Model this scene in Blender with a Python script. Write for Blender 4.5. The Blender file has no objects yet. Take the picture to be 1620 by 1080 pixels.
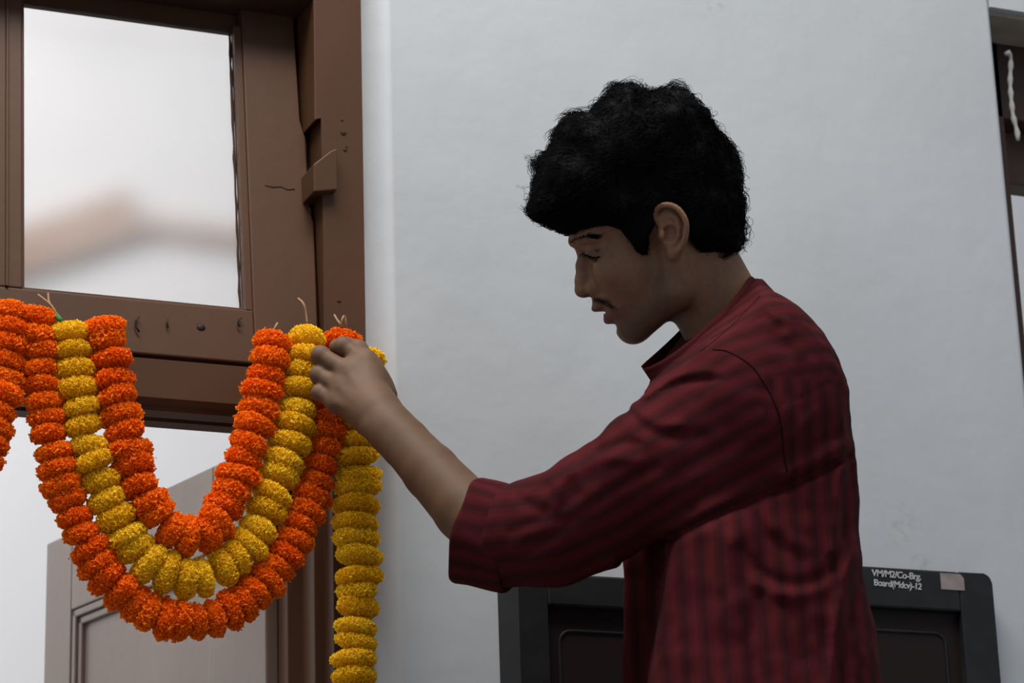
import bpy, bmesh, math, random
import numpy as np
from mathutils import Matrix, Vector

# ------------------------------------------------------------------ camera
FPX = 4070.0                      # focal length in pixels of the 1620x1080 frame
CAM = np.array([0.0, -2.70, 1.30])
Xd = np.array([9990.0, -950.0, FPX]); Xd /= np.linalg.norm(Xd)       # wall direction seen from the camera
Zd = np.array([-424.0, 12984.0, FPX]); Zd -= Xd * Xd.dot(Zd); Zd /= np.linalg.norm(Zd)
Yd = np.cross(Zd, Xd)
if Yd[2] < 0: Yd = -Yd
M3 = np.array([Xd, Yd, Zd])       # world = M3 @ (right, up, forward)
scene = bpy.context.scene
col = scene.collection
right, up, fwd = M3[:, 0], M3[:, 1], M3[:, 2]
cd = bpy.data.cameras.new('camera'); cam = bpy.data.objects.new('camera', cd); col.objects.link(cam)
cam.matrix_world = Matrix(((right[0], up[0], -fwd[0], CAM[0]), (right[1], up[1], -fwd[1], CAM[1]),
                           (right[2], up[2], -fwd[2], CAM[2]), (0, 0, 0, 1)))
cd.sensor_width = 36.0; cd.lens = FPX / 1620 * 36.0
cd.dof.use_dof = True; cd.dof.focus_distance = 2.82; cd.dof.aperture_fstop = 9.5
cd.clip_start = 0.05
scene.camera = cam
# ------------------------------------------------------------------ light
wd = bpy.data.worlds.new('world'); scene.world = wd; wd.use_nodes = True
wd.node_tree.nodes['Background'].inputs[0].default_value = (0.80, 0.88, 1.0, 1)
wd.node_tree.nodes['Background'].inputs[1].default_value = 0.385
def area(name, loc, target, sx, sy, power, color=(1, 1, 1)):
    l = bpy.data.lights.new(name, 'AREA'); l.shape = 'RECTANGLE'; l.size = sx; l.size_y = sy
    l.energy = power; l.color = color
    o = bpy.data.objects.new(name, l); col.objects.link(o); o.location = loc
    o.rotation_euler = (Vector(target) - Vector(loc)).to_track_quat('-Z', 'Y').to_euler()
    return o
area('ceiling_tube_lamp', (0.42, -0.98, 4.25), (1.05, -0.2, 2.0), 1.8, 0.80, 77, (1.0, 0.97, 0.92))
area('far_room_daylight', (-0.9, 0.6, 4.3), (0.9, 2.7, 3.2), 1.8, 1.8, 136, (1.0, 0.98, 0.97))
vs = scene.view_settings
vs.view_transform = 'Standard'; vs.look = 'None'; vs.gamma = 1.0; vs.use_curve_mapping = False
vs.exposure = 0.10

# ------------------------------------------------------------------ helpers
rng = np.random.default_rng(7); random.seed(7)
def ray(px, py): return M3 @ np.array([(px - 810) / FPX, -(py - 540) / FPX, 1.0])
def onY(px, py, Y):
    r = ray(px, py); return CAM + r * ((Y - CAM[1]) / r[1])
def C3(px, py, d): return np.array([(px - 810) * d / FPX, -(py - 540) * d / FPX, d])     # camera space
def W(c): return CAM + np.asarray(c) @ M3.T                                             # camera space -> world
def toC(w): return (np.asarray(w) - CAM) @ M3
def setp(o, label=None, cat=None, group=None, kind=None):
    for k, v in (('label', label), ('category', cat), ('group', group), ('kind', kind)):
        if v: o[k] = v
    return o
def empty(name, loc=(0, 0, 0)):
    o = bpy.data.objects.new(name, None); col.objects.link(o); o.location = loc; o.empty_display_size = 0.05; return o
def link(name, me, m=None, parent=None, smooth=False):
    o = bpy.data.objects.new(name, me); col.objects.link(o)
    if m is not None and not me.materials: me.materials.append(m)
    if parent is not None:
        o.parent = parent; o.matrix_parent_inverse = Matrix.Translation(-Vector(parent.location)) if parent.parent is None else Matrix.Identity(4)
    if smooth: me.polygons.foreach_set('use_smooth', [True] * len(me.polygons))
    return o
def from_np(name, v, f):
    me = bpy.data.meshes.new(name); me.from_pydata([tuple(map(float, p)) for p in v], [], [tuple(map(int, q)) for q in f]); me.update(); return me
def fast_mesh(name, v, quads):
    me = bpy.data.meshes.new(name); n = len(quads); k = quads.shape[1]
    me.vertices.add(len(v)); me.vertices.foreach_set('co', np.ascontiguousarray(v, dtype=np.float32).ravel())
    me.loops.add(n * k); me.loops.foreach_set('vertex_index', np.ascontiguousarray(quads, dtype=np.int32).ravel())
    me.polygons.add(n); me.polygons.foreach_set('loop_start', np.arange(0, n * k, k, dtype=np.int32))
    me.update(calc_edges=True); me.validate(); return me
def bm_mesh(name, bm, bevel=0.0, seg=2):
    if bevel > 0:
        bmesh.ops.bevel(bm, geom=[e for e in bm.edges], offset=bevel, segments=seg, profile=0.5, affect='EDGES', clamp_overlap=True)
    bmesh.ops.recalc_face_normals(bm, faces=bm.faces)
    me = bpy.data.meshes.new(name); bm.to_mesh(me); bm.free(); return me
def box_bm(x0, x1, y0, y1, z0, z1, bm=None):
    bm = bm or bmesh.new()
    v = [bm.verts.new((x, y, z)) for x in (x0, x1) for y in (y0, y1) for z in (z0, z1)]
    for q in ((0, 1, 3, 2), (4, 6, 7, 5), (0, 4, 5, 1), (2, 3, 7, 6), (0, 2, 6, 4), (1, 5, 7, 3)): bm.faces.new([v[i] for i in q])
    return bm
def box(name, x0, x1, y0, y1, z0, z1, m, parent=None, bevel=0.0, xf=None):
    me = bm_mesh(name, box_bm(x0, x1, y0, y1, z0, z1), bevel)
    if xf is not None: me.transform(xf)
    return link(name, me, m, parent)
def prism(name, pts, z0, z1, m, parent=None, bevel=0.0, axis='Z', xf=None):
    """polygon extruded along Z (pts in XY) or along Y (pts in XZ)"""
    bm = bmesh.new()
    if axis == 'Z': a = [bm.verts.new((x, y, z0)) for x, y in pts]; b = [bm.verts.new((x, y, z1)) for x, y in pts]
    else: a = [bm.verts.new((x, z0, y)) for x, y in pts]; b = [bm.verts.new((x, z1, y)) for x, y in pts]
    n = len(pts); bm.faces.new(a); bm.faces.new(b[::-1])
    for i in range(n): bm.faces.new([a[i], b[i], b[(i + 1) % n], a[(i + 1) % n]])
    me = bm_mesh(name, bm, bevel)
    if xf is not None: me.transform(xf)
    return link(name, me, m, parent)
def tube_np(path, rad, sides=6, closed_ends=True):
    path = np.asarray(path, float); n = len(path); rad = np.broadcast_to(np.asarray(rad, float), (n,))
    t = np.gradient(path, axis=0); t /= np.linalg.norm(t, axis=1, keepdims=True) + 1e-12
    ref = np.array([0.3, 0.5, 0.81]); vv = []; ff = []
    for i in range(n):
        a = np.cross(t[i], ref); a /= np.linalg.norm(a); b = np.cross(t[i], a)
        for k in range(sides):
            th = 2 * math.pi * k / sides; vv.append(path[i] + rad[i] * (math.cos(th) * a + math.sin(th) * b))
    for i in range(n - 1):
        for k in range(sides):
            k2 = (k + 1) % sides; ff.append((i * sides + k, i * sides + k2, (i + 1) * sides + k2, (i + 1) * sides + k))
    if closed_ends: ff.append(tuple(range(sides))[::-1]); ff.append(tuple((n - 1) * sides + k for k in range(sides)))
    return np.array(vv), ff
def smooth_path(pts, n):
    """Catmull-Rom through the points, resampled at n equal steps"""
    p = np.asarray(pts, float); q = np.vstack([2 * p[0] - p[1], p, 2 * p[-1] - p[-2]]); out = []
    for i in range(1, len(q) - 2):
        for t in np.linspace(0, 1, 12, endpoint=False):
            out.append(0.5 * (2 * q[i] + (q[i + 1] - q[i - 1]) * t + (2 * q[i - 1] - 5 * q[i] + 4 * q[i + 1] - q[i + 2]) * t * t + (3 * q[i] - q[i - 1] - 3 * q[i + 1] + q[i + 2]) * t ** 3))
    out.append(p[-1]); out = np.array(out)
    s = np.r_[0, np.cumsum(np.linalg.norm(np.diff(out, axis=0), axis=1))]
    u = np.linspace(0, s[-1], n)
    return np.stack([np.interp(u, s, out[:, k]) for k in range(3)], 1)

# ------------------------------------------------------------------ materials
def mat(name, color, rough=0.5, spec=0.5, noise=None, bump=None, **kw):
    m = bpy.data.materials.new(name); m.use_nodes = True; nt = m.node_tree; b = nt.nodes['Principled BSDF']
    b.inputs['Base Color'].default_value = (*color, 1); b.inputs['Roughness'].default_value = rough
    b.inputs['Specular IOR Level'].default_value = spec
    tc = nt.nodes.new('ShaderNodeTexCoord')
    if noise:                      # (scale, second colour, detail, low, high, stretch)
        sc, c2, det, lo, hi = noise[:5]
        mp = nt.nodes.new('ShaderNodeMapping'); nt.links.new(tc.outputs['Object'], mp.inputs[0])
        if len(noise) > 5: mp.inputs['Scale'].default_value = noise[5]
        nz = nt.nodes.new('ShaderNodeTexNoise'); nz.inputs['Scale'].default_value = sc; nz.inputs['Detail'].default_value = det
        nt.links.new(mp.outputs[0], nz.inputs['Vector'])
        cr = nt.nodes.new('ShaderNodeValToRGB'); cr.color_ramp.elements[0].position = lo; cr.color_ramp.elements[1].position = hi
        cr.color_ramp.elements[0].color = (*color, 1); cr.color_ramp.elements[1].color = (*c2, 1)
        nt.links.new(nz.outputs[0], cr.inputs[0]); nt.links.new(cr.outputs[0], b.inputs['Base Color'])
    if bump:
        sc, st, dist = bump
        nz = nt.nodes.new('ShaderNodeTexNoise'); nz.inputs['Scale'].default_value = sc; nz.inputs['Detail'].default_value = 5
        nt.links.new(tc.outputs['Object'], nz.inputs['Vector'])
        bp = nt.nodes.new('ShaderNodeBump'); bp.inputs['Strength'].default_value = st; bp.inputs['Distance'].default_value = dist
        nt.links.new(nz.outputs[0], bp.inputs['Height']); nt.links.new(bp.outputs[0], b.inputs['Normal'])
    for k, v in kw.items(): b.inputs[k.replace('_', ' ')].default_value = v
    return m
def attr_mat(name, rough, spec, attr='Col', bump=None):
    m = mat(name, (0.5, 0.5, 0.5), rough, spec, bump=bump); nt = m.node_tree
    a = nt.nodes.new('ShaderNodeAttribute'); a.attribute_name = attr
    nt.links.new(a.outputs['Color'], nt.nodes['Principled BSDF'].inputs['Base Color']); return m
M = {}
M['plaster'] = mat('white plaster', (0.490, 0.507, 0.523), 0.75, 0.25, (2.6, (0.432, 0.448, 0.461), 8, 0.35, 0.75), (14, 0.25, 0.006))
def add_stains(m, spots):
    """scuffs and flakes that stay where they are on the wall"""
    nt = m.node_tree; b = nt.nodes['Principled BSDF']; src = b.inputs['Base Color'].links[0].from_socket
    geo = nt.nodes.new('ShaderNodeNewGeometry')
    nz = nt.nodes.new('ShaderNodeTexNoise'); nz.inputs['Scale'].default_value = 90; nz.inputs['Detail'].default_value = 4
    nt.links.new(geo.outputs['Position'], nz.inputs['Vector'])
    for (p, r, c, s) in spots:
        d = nt.nodes.new('ShaderNodeVectorMath'); d.operation = 'DISTANCE'; d.inputs[1].default_value = tuple(p)
        nt.links.new(geo.outputs['Position'], d.inputs[0])
        mr = nt.nodes.new('ShaderNodeMapRange'); mr.inputs['From Min'].default_value = r; mr.inputs['From Max'].default_value = r * 0.2
        mr.inputs['To Min'].default_value = 0; mr.inputs['To Max'].default_value = 1
        nt.links.new(d.outputs['Value'], mr.inputs['Value'])
        mu = nt.nodes.new('ShaderNodeMath'); mu.operation = 'MULTIPLY'
        st = nt.nodes.new('ShaderNodeMapRange'); st.inputs['From Min'].default_value = 0.5; st.inputs['From Max'].default_value = 0.62; st.inputs['To Max'].default_value = s
        nt.links.new(nz.outputs[0], st.inputs['Value']); nt.links.new(st.outputs[0], mu.inputs[0]); nt.links.new(mr.outputs[0], mu.inputs[1])
        mx = nt.nodes.new('ShaderNodeMix'); mx.data_type = 'RGBA'; mx.inputs['B'].default_value = (*c, 1)
        nt.links.new(mu.outputs[0], mx.inputs['Factor']); nt.links.new(src, mx.inputs['A']); src = mx.outputs['Result']
    nt.links.new(src, b.inputs['Base Color'])
add_stains(M['plaster'], [(onY(826, 300, 0), 0.013, (0.25, 0.24, 0.20), 0.8), (onY(1425, 830, 0), 0.035, (0.38, 0.37, 0.36), 0.6),
                          (onY(1455, 892, 0), 0.016, (0.33, 0.32, 0.31), 0.8), (onY(1130, 5, 0), 0.02, (0.38, 0.36, 0.34), 0.7),
                          (onY(705, 512, 0), 0.02, (0.42, 0.42, 0.43), 0.7), (onY(625, 640, 0), 0.05, (0.50, 0.48, 0.46), 0.5)])
M['far_plaster'] = mat('far room plaster', (0.86, 0.85, 0.85), 0.8, 0.2, (1.2, (0.80, 0.79, 0.80), 4, 0.4, 0.8))
M['brown'] = mat('brown painted wood', (0.080, 0.034, 0.0155), 0.48, 0.25, (9, (0.066, 0.028, 0.0130), 6, 0.35, 0.7, (1, 1, 0.25)), (40, 0.12, 0.003))
M['dark_wood_and_shade'] = mat('dark stained wood and head shade', (0.050, 0.022, 0.014), 0.5, 0.4, (12, (0.03, 0.014, 0.01), 5, 0.4, 0.7, (1, 1, 0.2)), (45, 0.15, 0.003))
M['leaf'] = mat('glossy grey-brown painted door', (0.225, 0.170, 0.138), 0.30, 0.55, (7, (0.195, 0.147, 0.120), 5, 0.35, 0.7, (1, 1, 0.2)), (60, 0.15, 0.002))
M['crack'] = mat('old filler crack', (0.05, 0.028, 0.02), 0.8, 0.1)
M['iron'] = mat('rusty iron', (0.03, 0.022, 0.02), 0.6, 0.4, Metallic=0.6)
M['black_board'] = mat('black painted wood', (0.013, 0.013, 0.0145), 0.5, 0.25, (30, (0.020, 0.020, 0.021), 5, 0.45, 0.75), (60, 0.1, 0.002))
M['pinboard'] = mat('dark brown board face', (0.012, 0.006, 0.0055), 0.6, 0.2, (6, (0.017, 0.009, 0.008), 5, 0.4, 0.7))
M['chalk'] = mat('white paint lettering', (0.42, 0.42, 0.42), 0.8, 0.1)
M['sticker'] = mat('faded paper sticker', (0.28, 0.24, 0.225), 0.75, 0.2, (40, (0.20, 0.17, 0.165), 4, 0.45, 0.7))
M['twine'] = mat('dry garland twine', (0.30, 0.20, 0.11), 0.85, 0.1)
M['rope'] = mat('white cotton rope', (0.50, 0.48, 0.46), 0.9, 0.1)
M['stem'] = mat('green stalk', (0.05, 0.16, 0.04), 0.7, 0.2)
M['soffit'] = mat('shaded lintel plaster', (0.36, 0.31, 0.25), 0.9, 0.1, (14, (0.24, 0.20, 0.16), 6, 0.4, 0.7))  # duller, browner plaster tone carries the shade under the lintel
M['floor'] = mat('grey stone floor', (0.30, 0.28, 0.26), 0.5, 0.3, (3, (0.24, 0.22, 0.21), 5, 0.4, 0.7))
M['stool'] = mat('plain wooden stool', (0.20, 0.11, 0.055), 0.5, 0.4, (8, (0.15, 0.08, 0.04), 5, 0.4, 0.7, (1, 1, 0.2)))
def petal_mat(name, c0, c1):
    m = mat(name, c0, 0.6, 0.2); nt = m.node_tree; b = nt.nodes['Principled BSDF']
    a = nt.nodes.new('ShaderNodeAttribute'); a.attribute_name = 'tint'
    oi = nt.nodes.new('ShaderNodeObjectInfo'); ad = nt.nodes.new('ShaderNodeMath'); ad.operation = 'MULTIPLY_ADD'
    ad.inputs[1].default_value = 0.45; nt.links.new(oi.outputs['Random'], ad.inputs[0]); nt.links.new(a.outputs['Fac'], ad.inputs[2])
    cr = nt.nodes.new('ShaderNodeValToRGB'); cr.color_ramp.elements[0].color = (*c0, 1); cr.color_ramp.elements[1].color = (*c1, 1)
    cr.color_ramp.elements[0].position = 0.15; cr.color_ramp.elements[1].position = 1.1
    nt.links.new(ad.outputs[0], cr.inputs[0]); nt.links.new(cr.outputs[0], b.inputs['Base Color'])
    tr = nt.nodes.new('ShaderNodeBsdfTranslucent'); nt.links.new(cr.outputs[0], tr.inputs[0])
    mx = nt.nodes.new('ShaderNodeMixShader'); mx.inputs[0].default_value = 0.38
    nt.links.new(b.outputs[0], mx.inputs[1]); nt.links.new(tr.outputs[0], mx.inputs[2])
    nt.links.new(mx.outputs[0], nt.nodes['Material Output'].inputs[0]); return m
M['orange'] = petal_mat('orange marigold petals', (0.92, 0.155, 0.002), (1.0, 0.30, 0.007))
M['yellow'] = petal_mat('yellow marigold petals', (0.92, 0.56, 0.008), (1.0, 0.76, 0.040))

# glass: dusty, lets the bright room behind through, a little blurred
g = bpy.data.materials.new('dusty window glass'); g.use_nodes = True; nt = g.node_tree; nt.nodes.clear()
out = nt.nodes.new('ShaderNodeOutputMaterial'); rf = nt.nodes.new('ShaderNodeBsdfRefraction'); rf.inputs['IOR'].default_value = 1.10; rf.inputs['Roughness'].default_value = 0.27
rf.inputs['Color'].default_value = (0.995, 0.99, 0.985, 1)
df = nt.nodes.new('ShaderNodeBsdfDiffuse'); df.inputs['Color'].default_value = (0.72, 0.70, 0.68, 1)
gl = nt.nodes.new('ShaderNodeBsdfGlossy'); gl.inputs['Roughness'].default_value = 0.12
m1 = nt.nodes.new('ShaderNodeMixShader'); m2 = nt.nodes.new('ShaderNodeMixShader'); m2.inputs[0].default_value = 0.04
nz = nt.nodes.new('ShaderNodeTexNoise'); nz.inputs['Scale'].default_value = 6; tc = nt.nodes.new('ShaderNodeTexCoord'); nt.links.new(tc.outputs['Object'], nz.inputs['Vector'])
mr = nt.nodes.new('ShaderNodeMapRange'); mr.inputs['To Min'].default_value = 0.02; mr.inputs['To Max'].default_value = 0.10; nt.links.new(nz.outputs[0], mr.inputs['Value'])
nt.links.new(mr.outputs[0], m1.inputs[0]); nt.links.new(rf.outputs[0], m1.inputs[1]); nt.links.new(df.outputs[0], m1.inputs[2])
nt.links.new(m1.outputs[0], m2.inputs[1]); nt.links.new(gl.outputs[0], m2.inputs[2]); nt.links.new(m2.outputs[0], out.inputs[0])
M['glass'] = g

# ------------------------------------------------------------------ the setting
FY = 0.05                                    # face of the door frame, behind the plaster face
XW = onY(603, 500, 0)[0]                     # plaster edge at the doorway
XF = onY(578, 500, FY)[0]                    # outer edge of the jamb where the plaster starts
XJ = onY(506, 500, FY)[0]                    # inner edge of the jamb face
XL = XJ - 1.40                               # the other side of the doorway, out of view
XR = onY(1604, 400, 0)[0]                    # edge of the opening on the right
ZR = onY(1576, 12, 0)[2]                     # its top
ZBAR0 = onY(365, 654, FY)[2]; ZBAR1 = onY(395, 578, FY)[2]
ZTOP = onY(300, -170, FY)[2] + 0.05
def rounded(x0, x1, r, y1):
    """plan of a pier of wall with soft plaster corners at the front"""
    pts = []
    if r[0]:
        for k in range(25):
            a = math.pi / 2 * k / 24; pts.append((x0 + r[0] * (1 - math.cos(a)) * 0.62, r[0] * 1.6 * (1 - math.sin(a))))
    else: pts.append((x0, 0))
    if r[1]:
        for k in range(7):
            a = math.pi / 2 * (1 - k / 6); pts.append((x1 - r[1] * (1 - math.cos(a)), r[1] * (1 - math.sin(a))))
    else: pts.append((x1, 0))
    return pts + [(x1, y1), (x0, y1)]
wall_bm = bmesh.new()
def add_prism(bm, pts, z0, z1):
    a = [bm.verts.new((x, y, z0)) for x, y in pts]; b = [bm.verts.new((x, y, z1)) for x, y in pts]; n = len(pts)
    bm.faces.new(a); bm.faces.new(b[::-1])
    for i in range(n): bm.faces.new([a[i], b[i], b[(i + 1) % n], a[(i + 1) % n]])
add_prism(wall_bm, rounded(XF, XR, (0.034, 0.008), 0.30), 0, 4.2)
add_prism(wall_bm, rounded(-2.5, XL, (0, 0.03), 0.30), 0, 4.2)
add_prism(wall_bm, [(XL, 0), (XF, 0), (XF, 0.3), (XL, 0.3)], ZTOP, 4.2)
add_prism(wall_bm, [(XR, 0), (XR + 1.3, 0), (XR + 1.3, 0.3), (XR, 0.3)], ZR, 4.2)
add_prism(wall_bm, [(XR + 1.3, 0), (5.0, 0), (5.0, 0.3), (XR + 1.3, 0.3)], 0, 4.2)
add_prism(wall_bm, [(XR, 0), (XR + 1.3, 0), (XR + 1.3, 0.3), (XR, 0.3)], 0, 0.9)
wb = link('wall_back', bm_mesh('wall_back', wall_bm), M['plaster']); setp(wb, 'white plastered wall with faint scuffs behind the man', kind='structure')
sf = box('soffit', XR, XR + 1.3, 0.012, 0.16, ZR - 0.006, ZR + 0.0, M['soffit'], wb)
fl = box('floor', -3, 5.5, -4.5, 4.0, -0.1, 0, M['floor']); setp(fl, 'grey stone floor under both rooms', kind='structure')
wf = box('wall_far', -3, 6.5, 2.7, 2.9, 0, 5.0, M['far_plaster']); setp(wf, 'bright white wall of the room behind the doorway', kind='structure')
# rafters of the far room, seen blurred through the glass
M['rafter'] = mat('pale weathered roof timber', (0.47, 0.33, 0.26), 0.7, 0.2, (5, (0.58, 0.45, 0.38), 4, 0.35, 0.7))
tr = empty('roof_truss', tuple(onY(225, 352, 2.66))); setp(tr, 'brown sloping roof timbers blurred behind the transom glass', 'roof truss')
for a, b, th in (((5, 440), (228, 362), 0.10), ((225, 360), (440, 392), 0.030)):
    p, q = onY(*a, 2.66), onY(*b, 2.66); d = q - p; n = np.array([-d[2], 0, d[0]]); n /= np.linalg.norm(n)
    prism('rafter', [(p[0], p[2]), (q[0], q[2]), (q[0] + n[0] * th, q[2] + n[2] * th), (p[0] + n[0] * th, p[2] + n[2] * th)], 2.66, 2.70, M['rafter'], tr, axis='Y')

# door frame
df_ = empty('door_1', (XJ, FY, 0)); setp(df_, 'brown painted wooden door frame with a transom bar', kind='structure')
jp = [(XF + 0.012, FY), (XF + 0.012, FY + 0.24), (XJ - 0.045, FY + 0.24), (XJ - 0.045, FY + 0.115), (XJ - 0.012, FY + 0.115), (XJ - 0.012, FY + 0.105)]
X1 = onY(527, 900, FY)[0]
jl = [(XF + 0.012, FY), (X1, FY), (X1, FY + 0.028), (X1 - 0.013, FY + 0.030), (X1 - 0.013, FY + 0.075), (X1 - 0.030, FY + 0.078), (X1 - 0.030, FY + 0.20), (XF + 0.012, FY + 0.20)]
prism('jamb', jl, 0, ZBAR0 + 0.02, M['brown'], df_, 0.0015)
xa_, xb_ = onY(497, 100, FY)[0], onY(511, 330, FY)[0]; zs_ = onY(500, 184, FY)[2]
prism('jamb', [(XF + 0.012, ZBAR0 + 0.02), (xb_, ZBAR0 + 0.02), (xb_, zs_ + 0.002), (xa_, zs_ - 0.006), (xa_, ZTOP), (XF + 0.012, ZTOP)], FY, FY + 0.11, M['brown'], df_, 0.0015, 'Y')
box('jamb', XL, XL + 0.07, FY, FY + 0.20, 0, ZTOP, M['brown'], df_, 0.002)
# transom bar: square upper board over a set-back moulded lower one
def onZ(px, py, z):
    r = ray(px, py); return CAM + r * ((z - CAM[2]) / r[2])
YB = float(onZ(365, 688, ZBAR0)[1]); bmx = bmesh.new()
prof = [(FY, ZBAR1 - 0.002), (FY, ZBAR0 + 0.012), (FY + 0.004, ZBAR0 + 0.006), (FY + 0.010, ZBAR0 + 0.004), (FY + 0.012, ZBAR0), (FY + 0.040, ZBAR0), (FY + 0.042, ZBAR0 + 0.010), (FY + 0.060, ZBAR0 + 0.010), (FY + 0.062, ZBAR0 + 0.002), (YB, ZBAR0 + 0.002), (YB, ZBAR1 - 0.002)]
a = [bmx.verts.new((XL + 0.07, y, z)) for y, z in prof]; c = [bmx.verts.new((XJ, y, z)) for y, z in prof]
bmx.faces.new(a); bmx.faces.new(c[::-1])
for i in range(len(prof)): bmx.faces.new([a[i], c[i], c[(i + 1) % len(prof)], a[(i + 1) % len(prof)]])
link('transom_bar', bm_mesh('transom_bar', bmx), M['brown'], df_)
# pivoted transom sash: its top leans into the far room
TILT = math.radians(7.0); pz = onY(480, 262, FY)[2]; PY = FY + 0.034
XF_T = Matrix.Translation((0, PY, pz)) @ Matrix.Rotation(-TILT, 4, 'X') @ Matrix.Translation((0, -PY, -pz))
npl = np.array([0, math.cos(TILT), -math.sin(TILT)])   # front plane normal of the tilted sash
def on_sash(px, py, off=0.0):
    """pixel -> (x, z) in the sash's own upright coordinates"""
    r = ray(px, py); p0 = np.array([0, PY, pz]) + npl * off
    w = CAM + r * (npl.dot(p0 - CAM) / npl.dot(r)); l = XF_T.inverted() @ Vector(w); return l.x, l.z
sash = empty('window_1', (XJ - 0.4, PY, pz)); setp(sash, 'brown pivoting transom sash with dusty glass panes above the doorway', kind='structure')
xr_p, zb_p = on_sash(401, 491); xl_p, _ = on_sash(36, 457); _, zt_p = on_sash(377, 38)
xs0 = on_sash(-6, 457)[0]; zb_s = on_sash(395, 574)[1]; zt_s = zt_p + 0.050
xo_t = on_sash(462, 30)[0]; xo_b = on_sash(498, 480)[0]
xo = XJ - 0.004
TH = 0.032
stile = [(xr_p, zb_s)] + [on_sash(*q) for q in ((505, 577), (497, 352), (484, 318), (484, 218), (471, 190), (464, 18))] + [(xr_p, on_sash(420, 16)[1])]
prism('stile', stile, PY, PY + TH, M['brown'], sash, 0.002, 'Y', XF_T)
box('rail', xs0 - 0.9, xr_p, PY, PY + TH, zb_s, zb_p, M['brown'], sash, 0.002, XF_T)
box('rail', xs0 - 0.9, xr_p, PY + 0.018, PY + TH, zt_p, zt_s, M["brown"], sash, 0.002, XF_T)
box('mullion', xs0, xl_p, PY, PY + TH, zb_p, zt_p, M['brown'], sash, 0.002, XF_T)
for (x0, x1, z0, z1) in ((xr_p - 0.009, xr_p + 0.001, zb_p, zt_p), (xl_p - 0.001, xl_p + 0.003, zb_p, zt_p), (xl_p, xr_p, zb_p - 0.002, zb_p + 0.004), (xs0 + 0.010, xs0 + 0.014, zb_p, zt_p)):
    yy = (PY - 0.003, PY + 0.012) if x0 == xs0 + 0.010 else (PY + 0.004, PY + 0.018)
    box('glazing_bead', x0, x1, *yy, z0, z1, M['brown'], sash, 0.0012, XF_T)
box('pane', xl_p - 0.004, xr_p + 0.004, PY + 0.024, PY + 0.027, zb_p - 0.004, zt_p + 0.004, M['glass'], sash, 0, XF_T)
box('pane', xs0 - 0.45, xs0 + 0.004, PY + 0.024, PY + 0.027, zb_p - 0.004, zt_p + 0.004, M['glass'], sash, 0, XF_T)
box('stile', xs0 - 0.95, xs0 - 0.45, PY, PY + TH, zb_s, zt_s, M['brown'], sash, 0.002, XF_T)
# stop bead of the jamb at the pivot, cut at a slant; head; added backing
zl0, zl1 = onY(505, 306, FY)[2], onY(500, 262, FY)[2]
prism('pivot_block', [(xb_ - 0.016, zl0 - 0.004), (xb_ + 0.014, zl0 + 0.002), (xb_ + 0.014, zl1 + 0.020), (xb_ + 0.006, zl1 + 0.016), (xb_ - 0.016, zl1 - 0.004)], FY - 0.014, FY + 0.05, M['brown'], df_, 0.0015, 'Y')
zh_ = float((XF_T @ Vector((0, PY + 0.01, on_sash(420, 20)[1]))).z)
box('head', XL + 0.07, xa_, FY, FY + 0.084, zh_, ZTOP, M['dark_wood_and_shade'], df_, 0.002)  # darker wood than the frame: shade on the underside put into the colour
box('light_gap_backing', xb_ - 0.034, xb_ + 0.002, FY + 0.109, FY + 0.16, ZBAR1, ZTOP, M['brown'], df_, 0.001)  # unseen strip added behind the sash to block light leaking through the gap
# crack in the stile, screw holes in the jamb, hooks in the rail
def wline(name, pix, off, r, m, parent, sashp=True):
    pts = []
    for px, py in pix:
        if sashp:
            x, z = on_sash(px, py); w = XF_T @ Vector((x, PY - off, z)); pts.append(tuple(w))
        else: pts.append(tuple(onY(px, py, FY - off)))
    v, f = tube_np(pts, r, 6); return link(name, from_np(name, v, f), m, parent, True)
wline('crack', [(419, 293), (432, 296), (444, 295), (455, 300), (466, 299)], 0.0, 0.0009, M['crack'], sash)
wline('hook', [(219, 503), (213, 510), (214, 519), (219, 527)], 0.004, 0.0012, M['iron'], sash)
wline('hook', [(264, 506), (263, 513), (265, 520)], 0.003, 0.0010, M['iron'], sash)
wline('hook', [(381, 504), (376, 508), (375, 515), (379, 519)], 0.004, 0.0011, M['iron'], sash)
def disc(name, px, py, r, m, parent, sashp=True):
    bm = bmesh.new(); bmesh.ops.create_uvsphere(bm, u_segments=10, v_segments=6, radius=r)
    bmesh.ops.scale(bm, vec=(1, 0.35, 0.8), verts=bm.verts)
    me = bm_mesh(name, bm)
    w = XF_T @ Vector((on_sash(px, py)[0], PY, on_sash(px, py)[1])) if sashp else Vector(onY(px, py, FY))
    me.transform(Matrix.Translation(w)); return link(name, me, m, parent, True)
disc('bolt_head', 318, 518, 0.0055, M['iron'], sash); disc('bolt_head', 315, 514, 0.003, M['crack'], sash)
for px, py, r in ((543, 210, 0.0042), (546, 237, 0.0030), (541, 190, 0.0022), (536, 476, 0.0028), (548, 232, 0.002)):
    disc('screw_hole', px, py, r, M['crack'], df_, False)
# rust and old putty along the glass edges
for z0, z1, w_ in ((0.0, 1.0, 0.0022),):
    pts = [(xr_p - 0.0105 + 0.0004 * math.sin(k * 2.3), zb_p + (zt_p - zb_p) * k / 24) for k in range(25)]
    v, f = tube_np([tuple(XF_T @ Vector((x, PY + 0.018, z))) for x, z in pts], [0.0012 + 0.0012 * random.random() for _ in pts], 5)
    link('putty_line', from_np('putty_line', v, f), M['crack'], sash)
    pts = [(xl_p + (xr_p - xl_p) * k / 30, zt_p - 0.0005) for k in range(31)]
    v, f = tube_np([tuple(XF_T @ Vector((x, PY + 0.017, z))) for x, z in pts], [0.0012 + 0.002 * random.random() for _ in pts], 5)
    link('putty_line', from_np('putty_line', v, f), M['crack'], sash)

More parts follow.
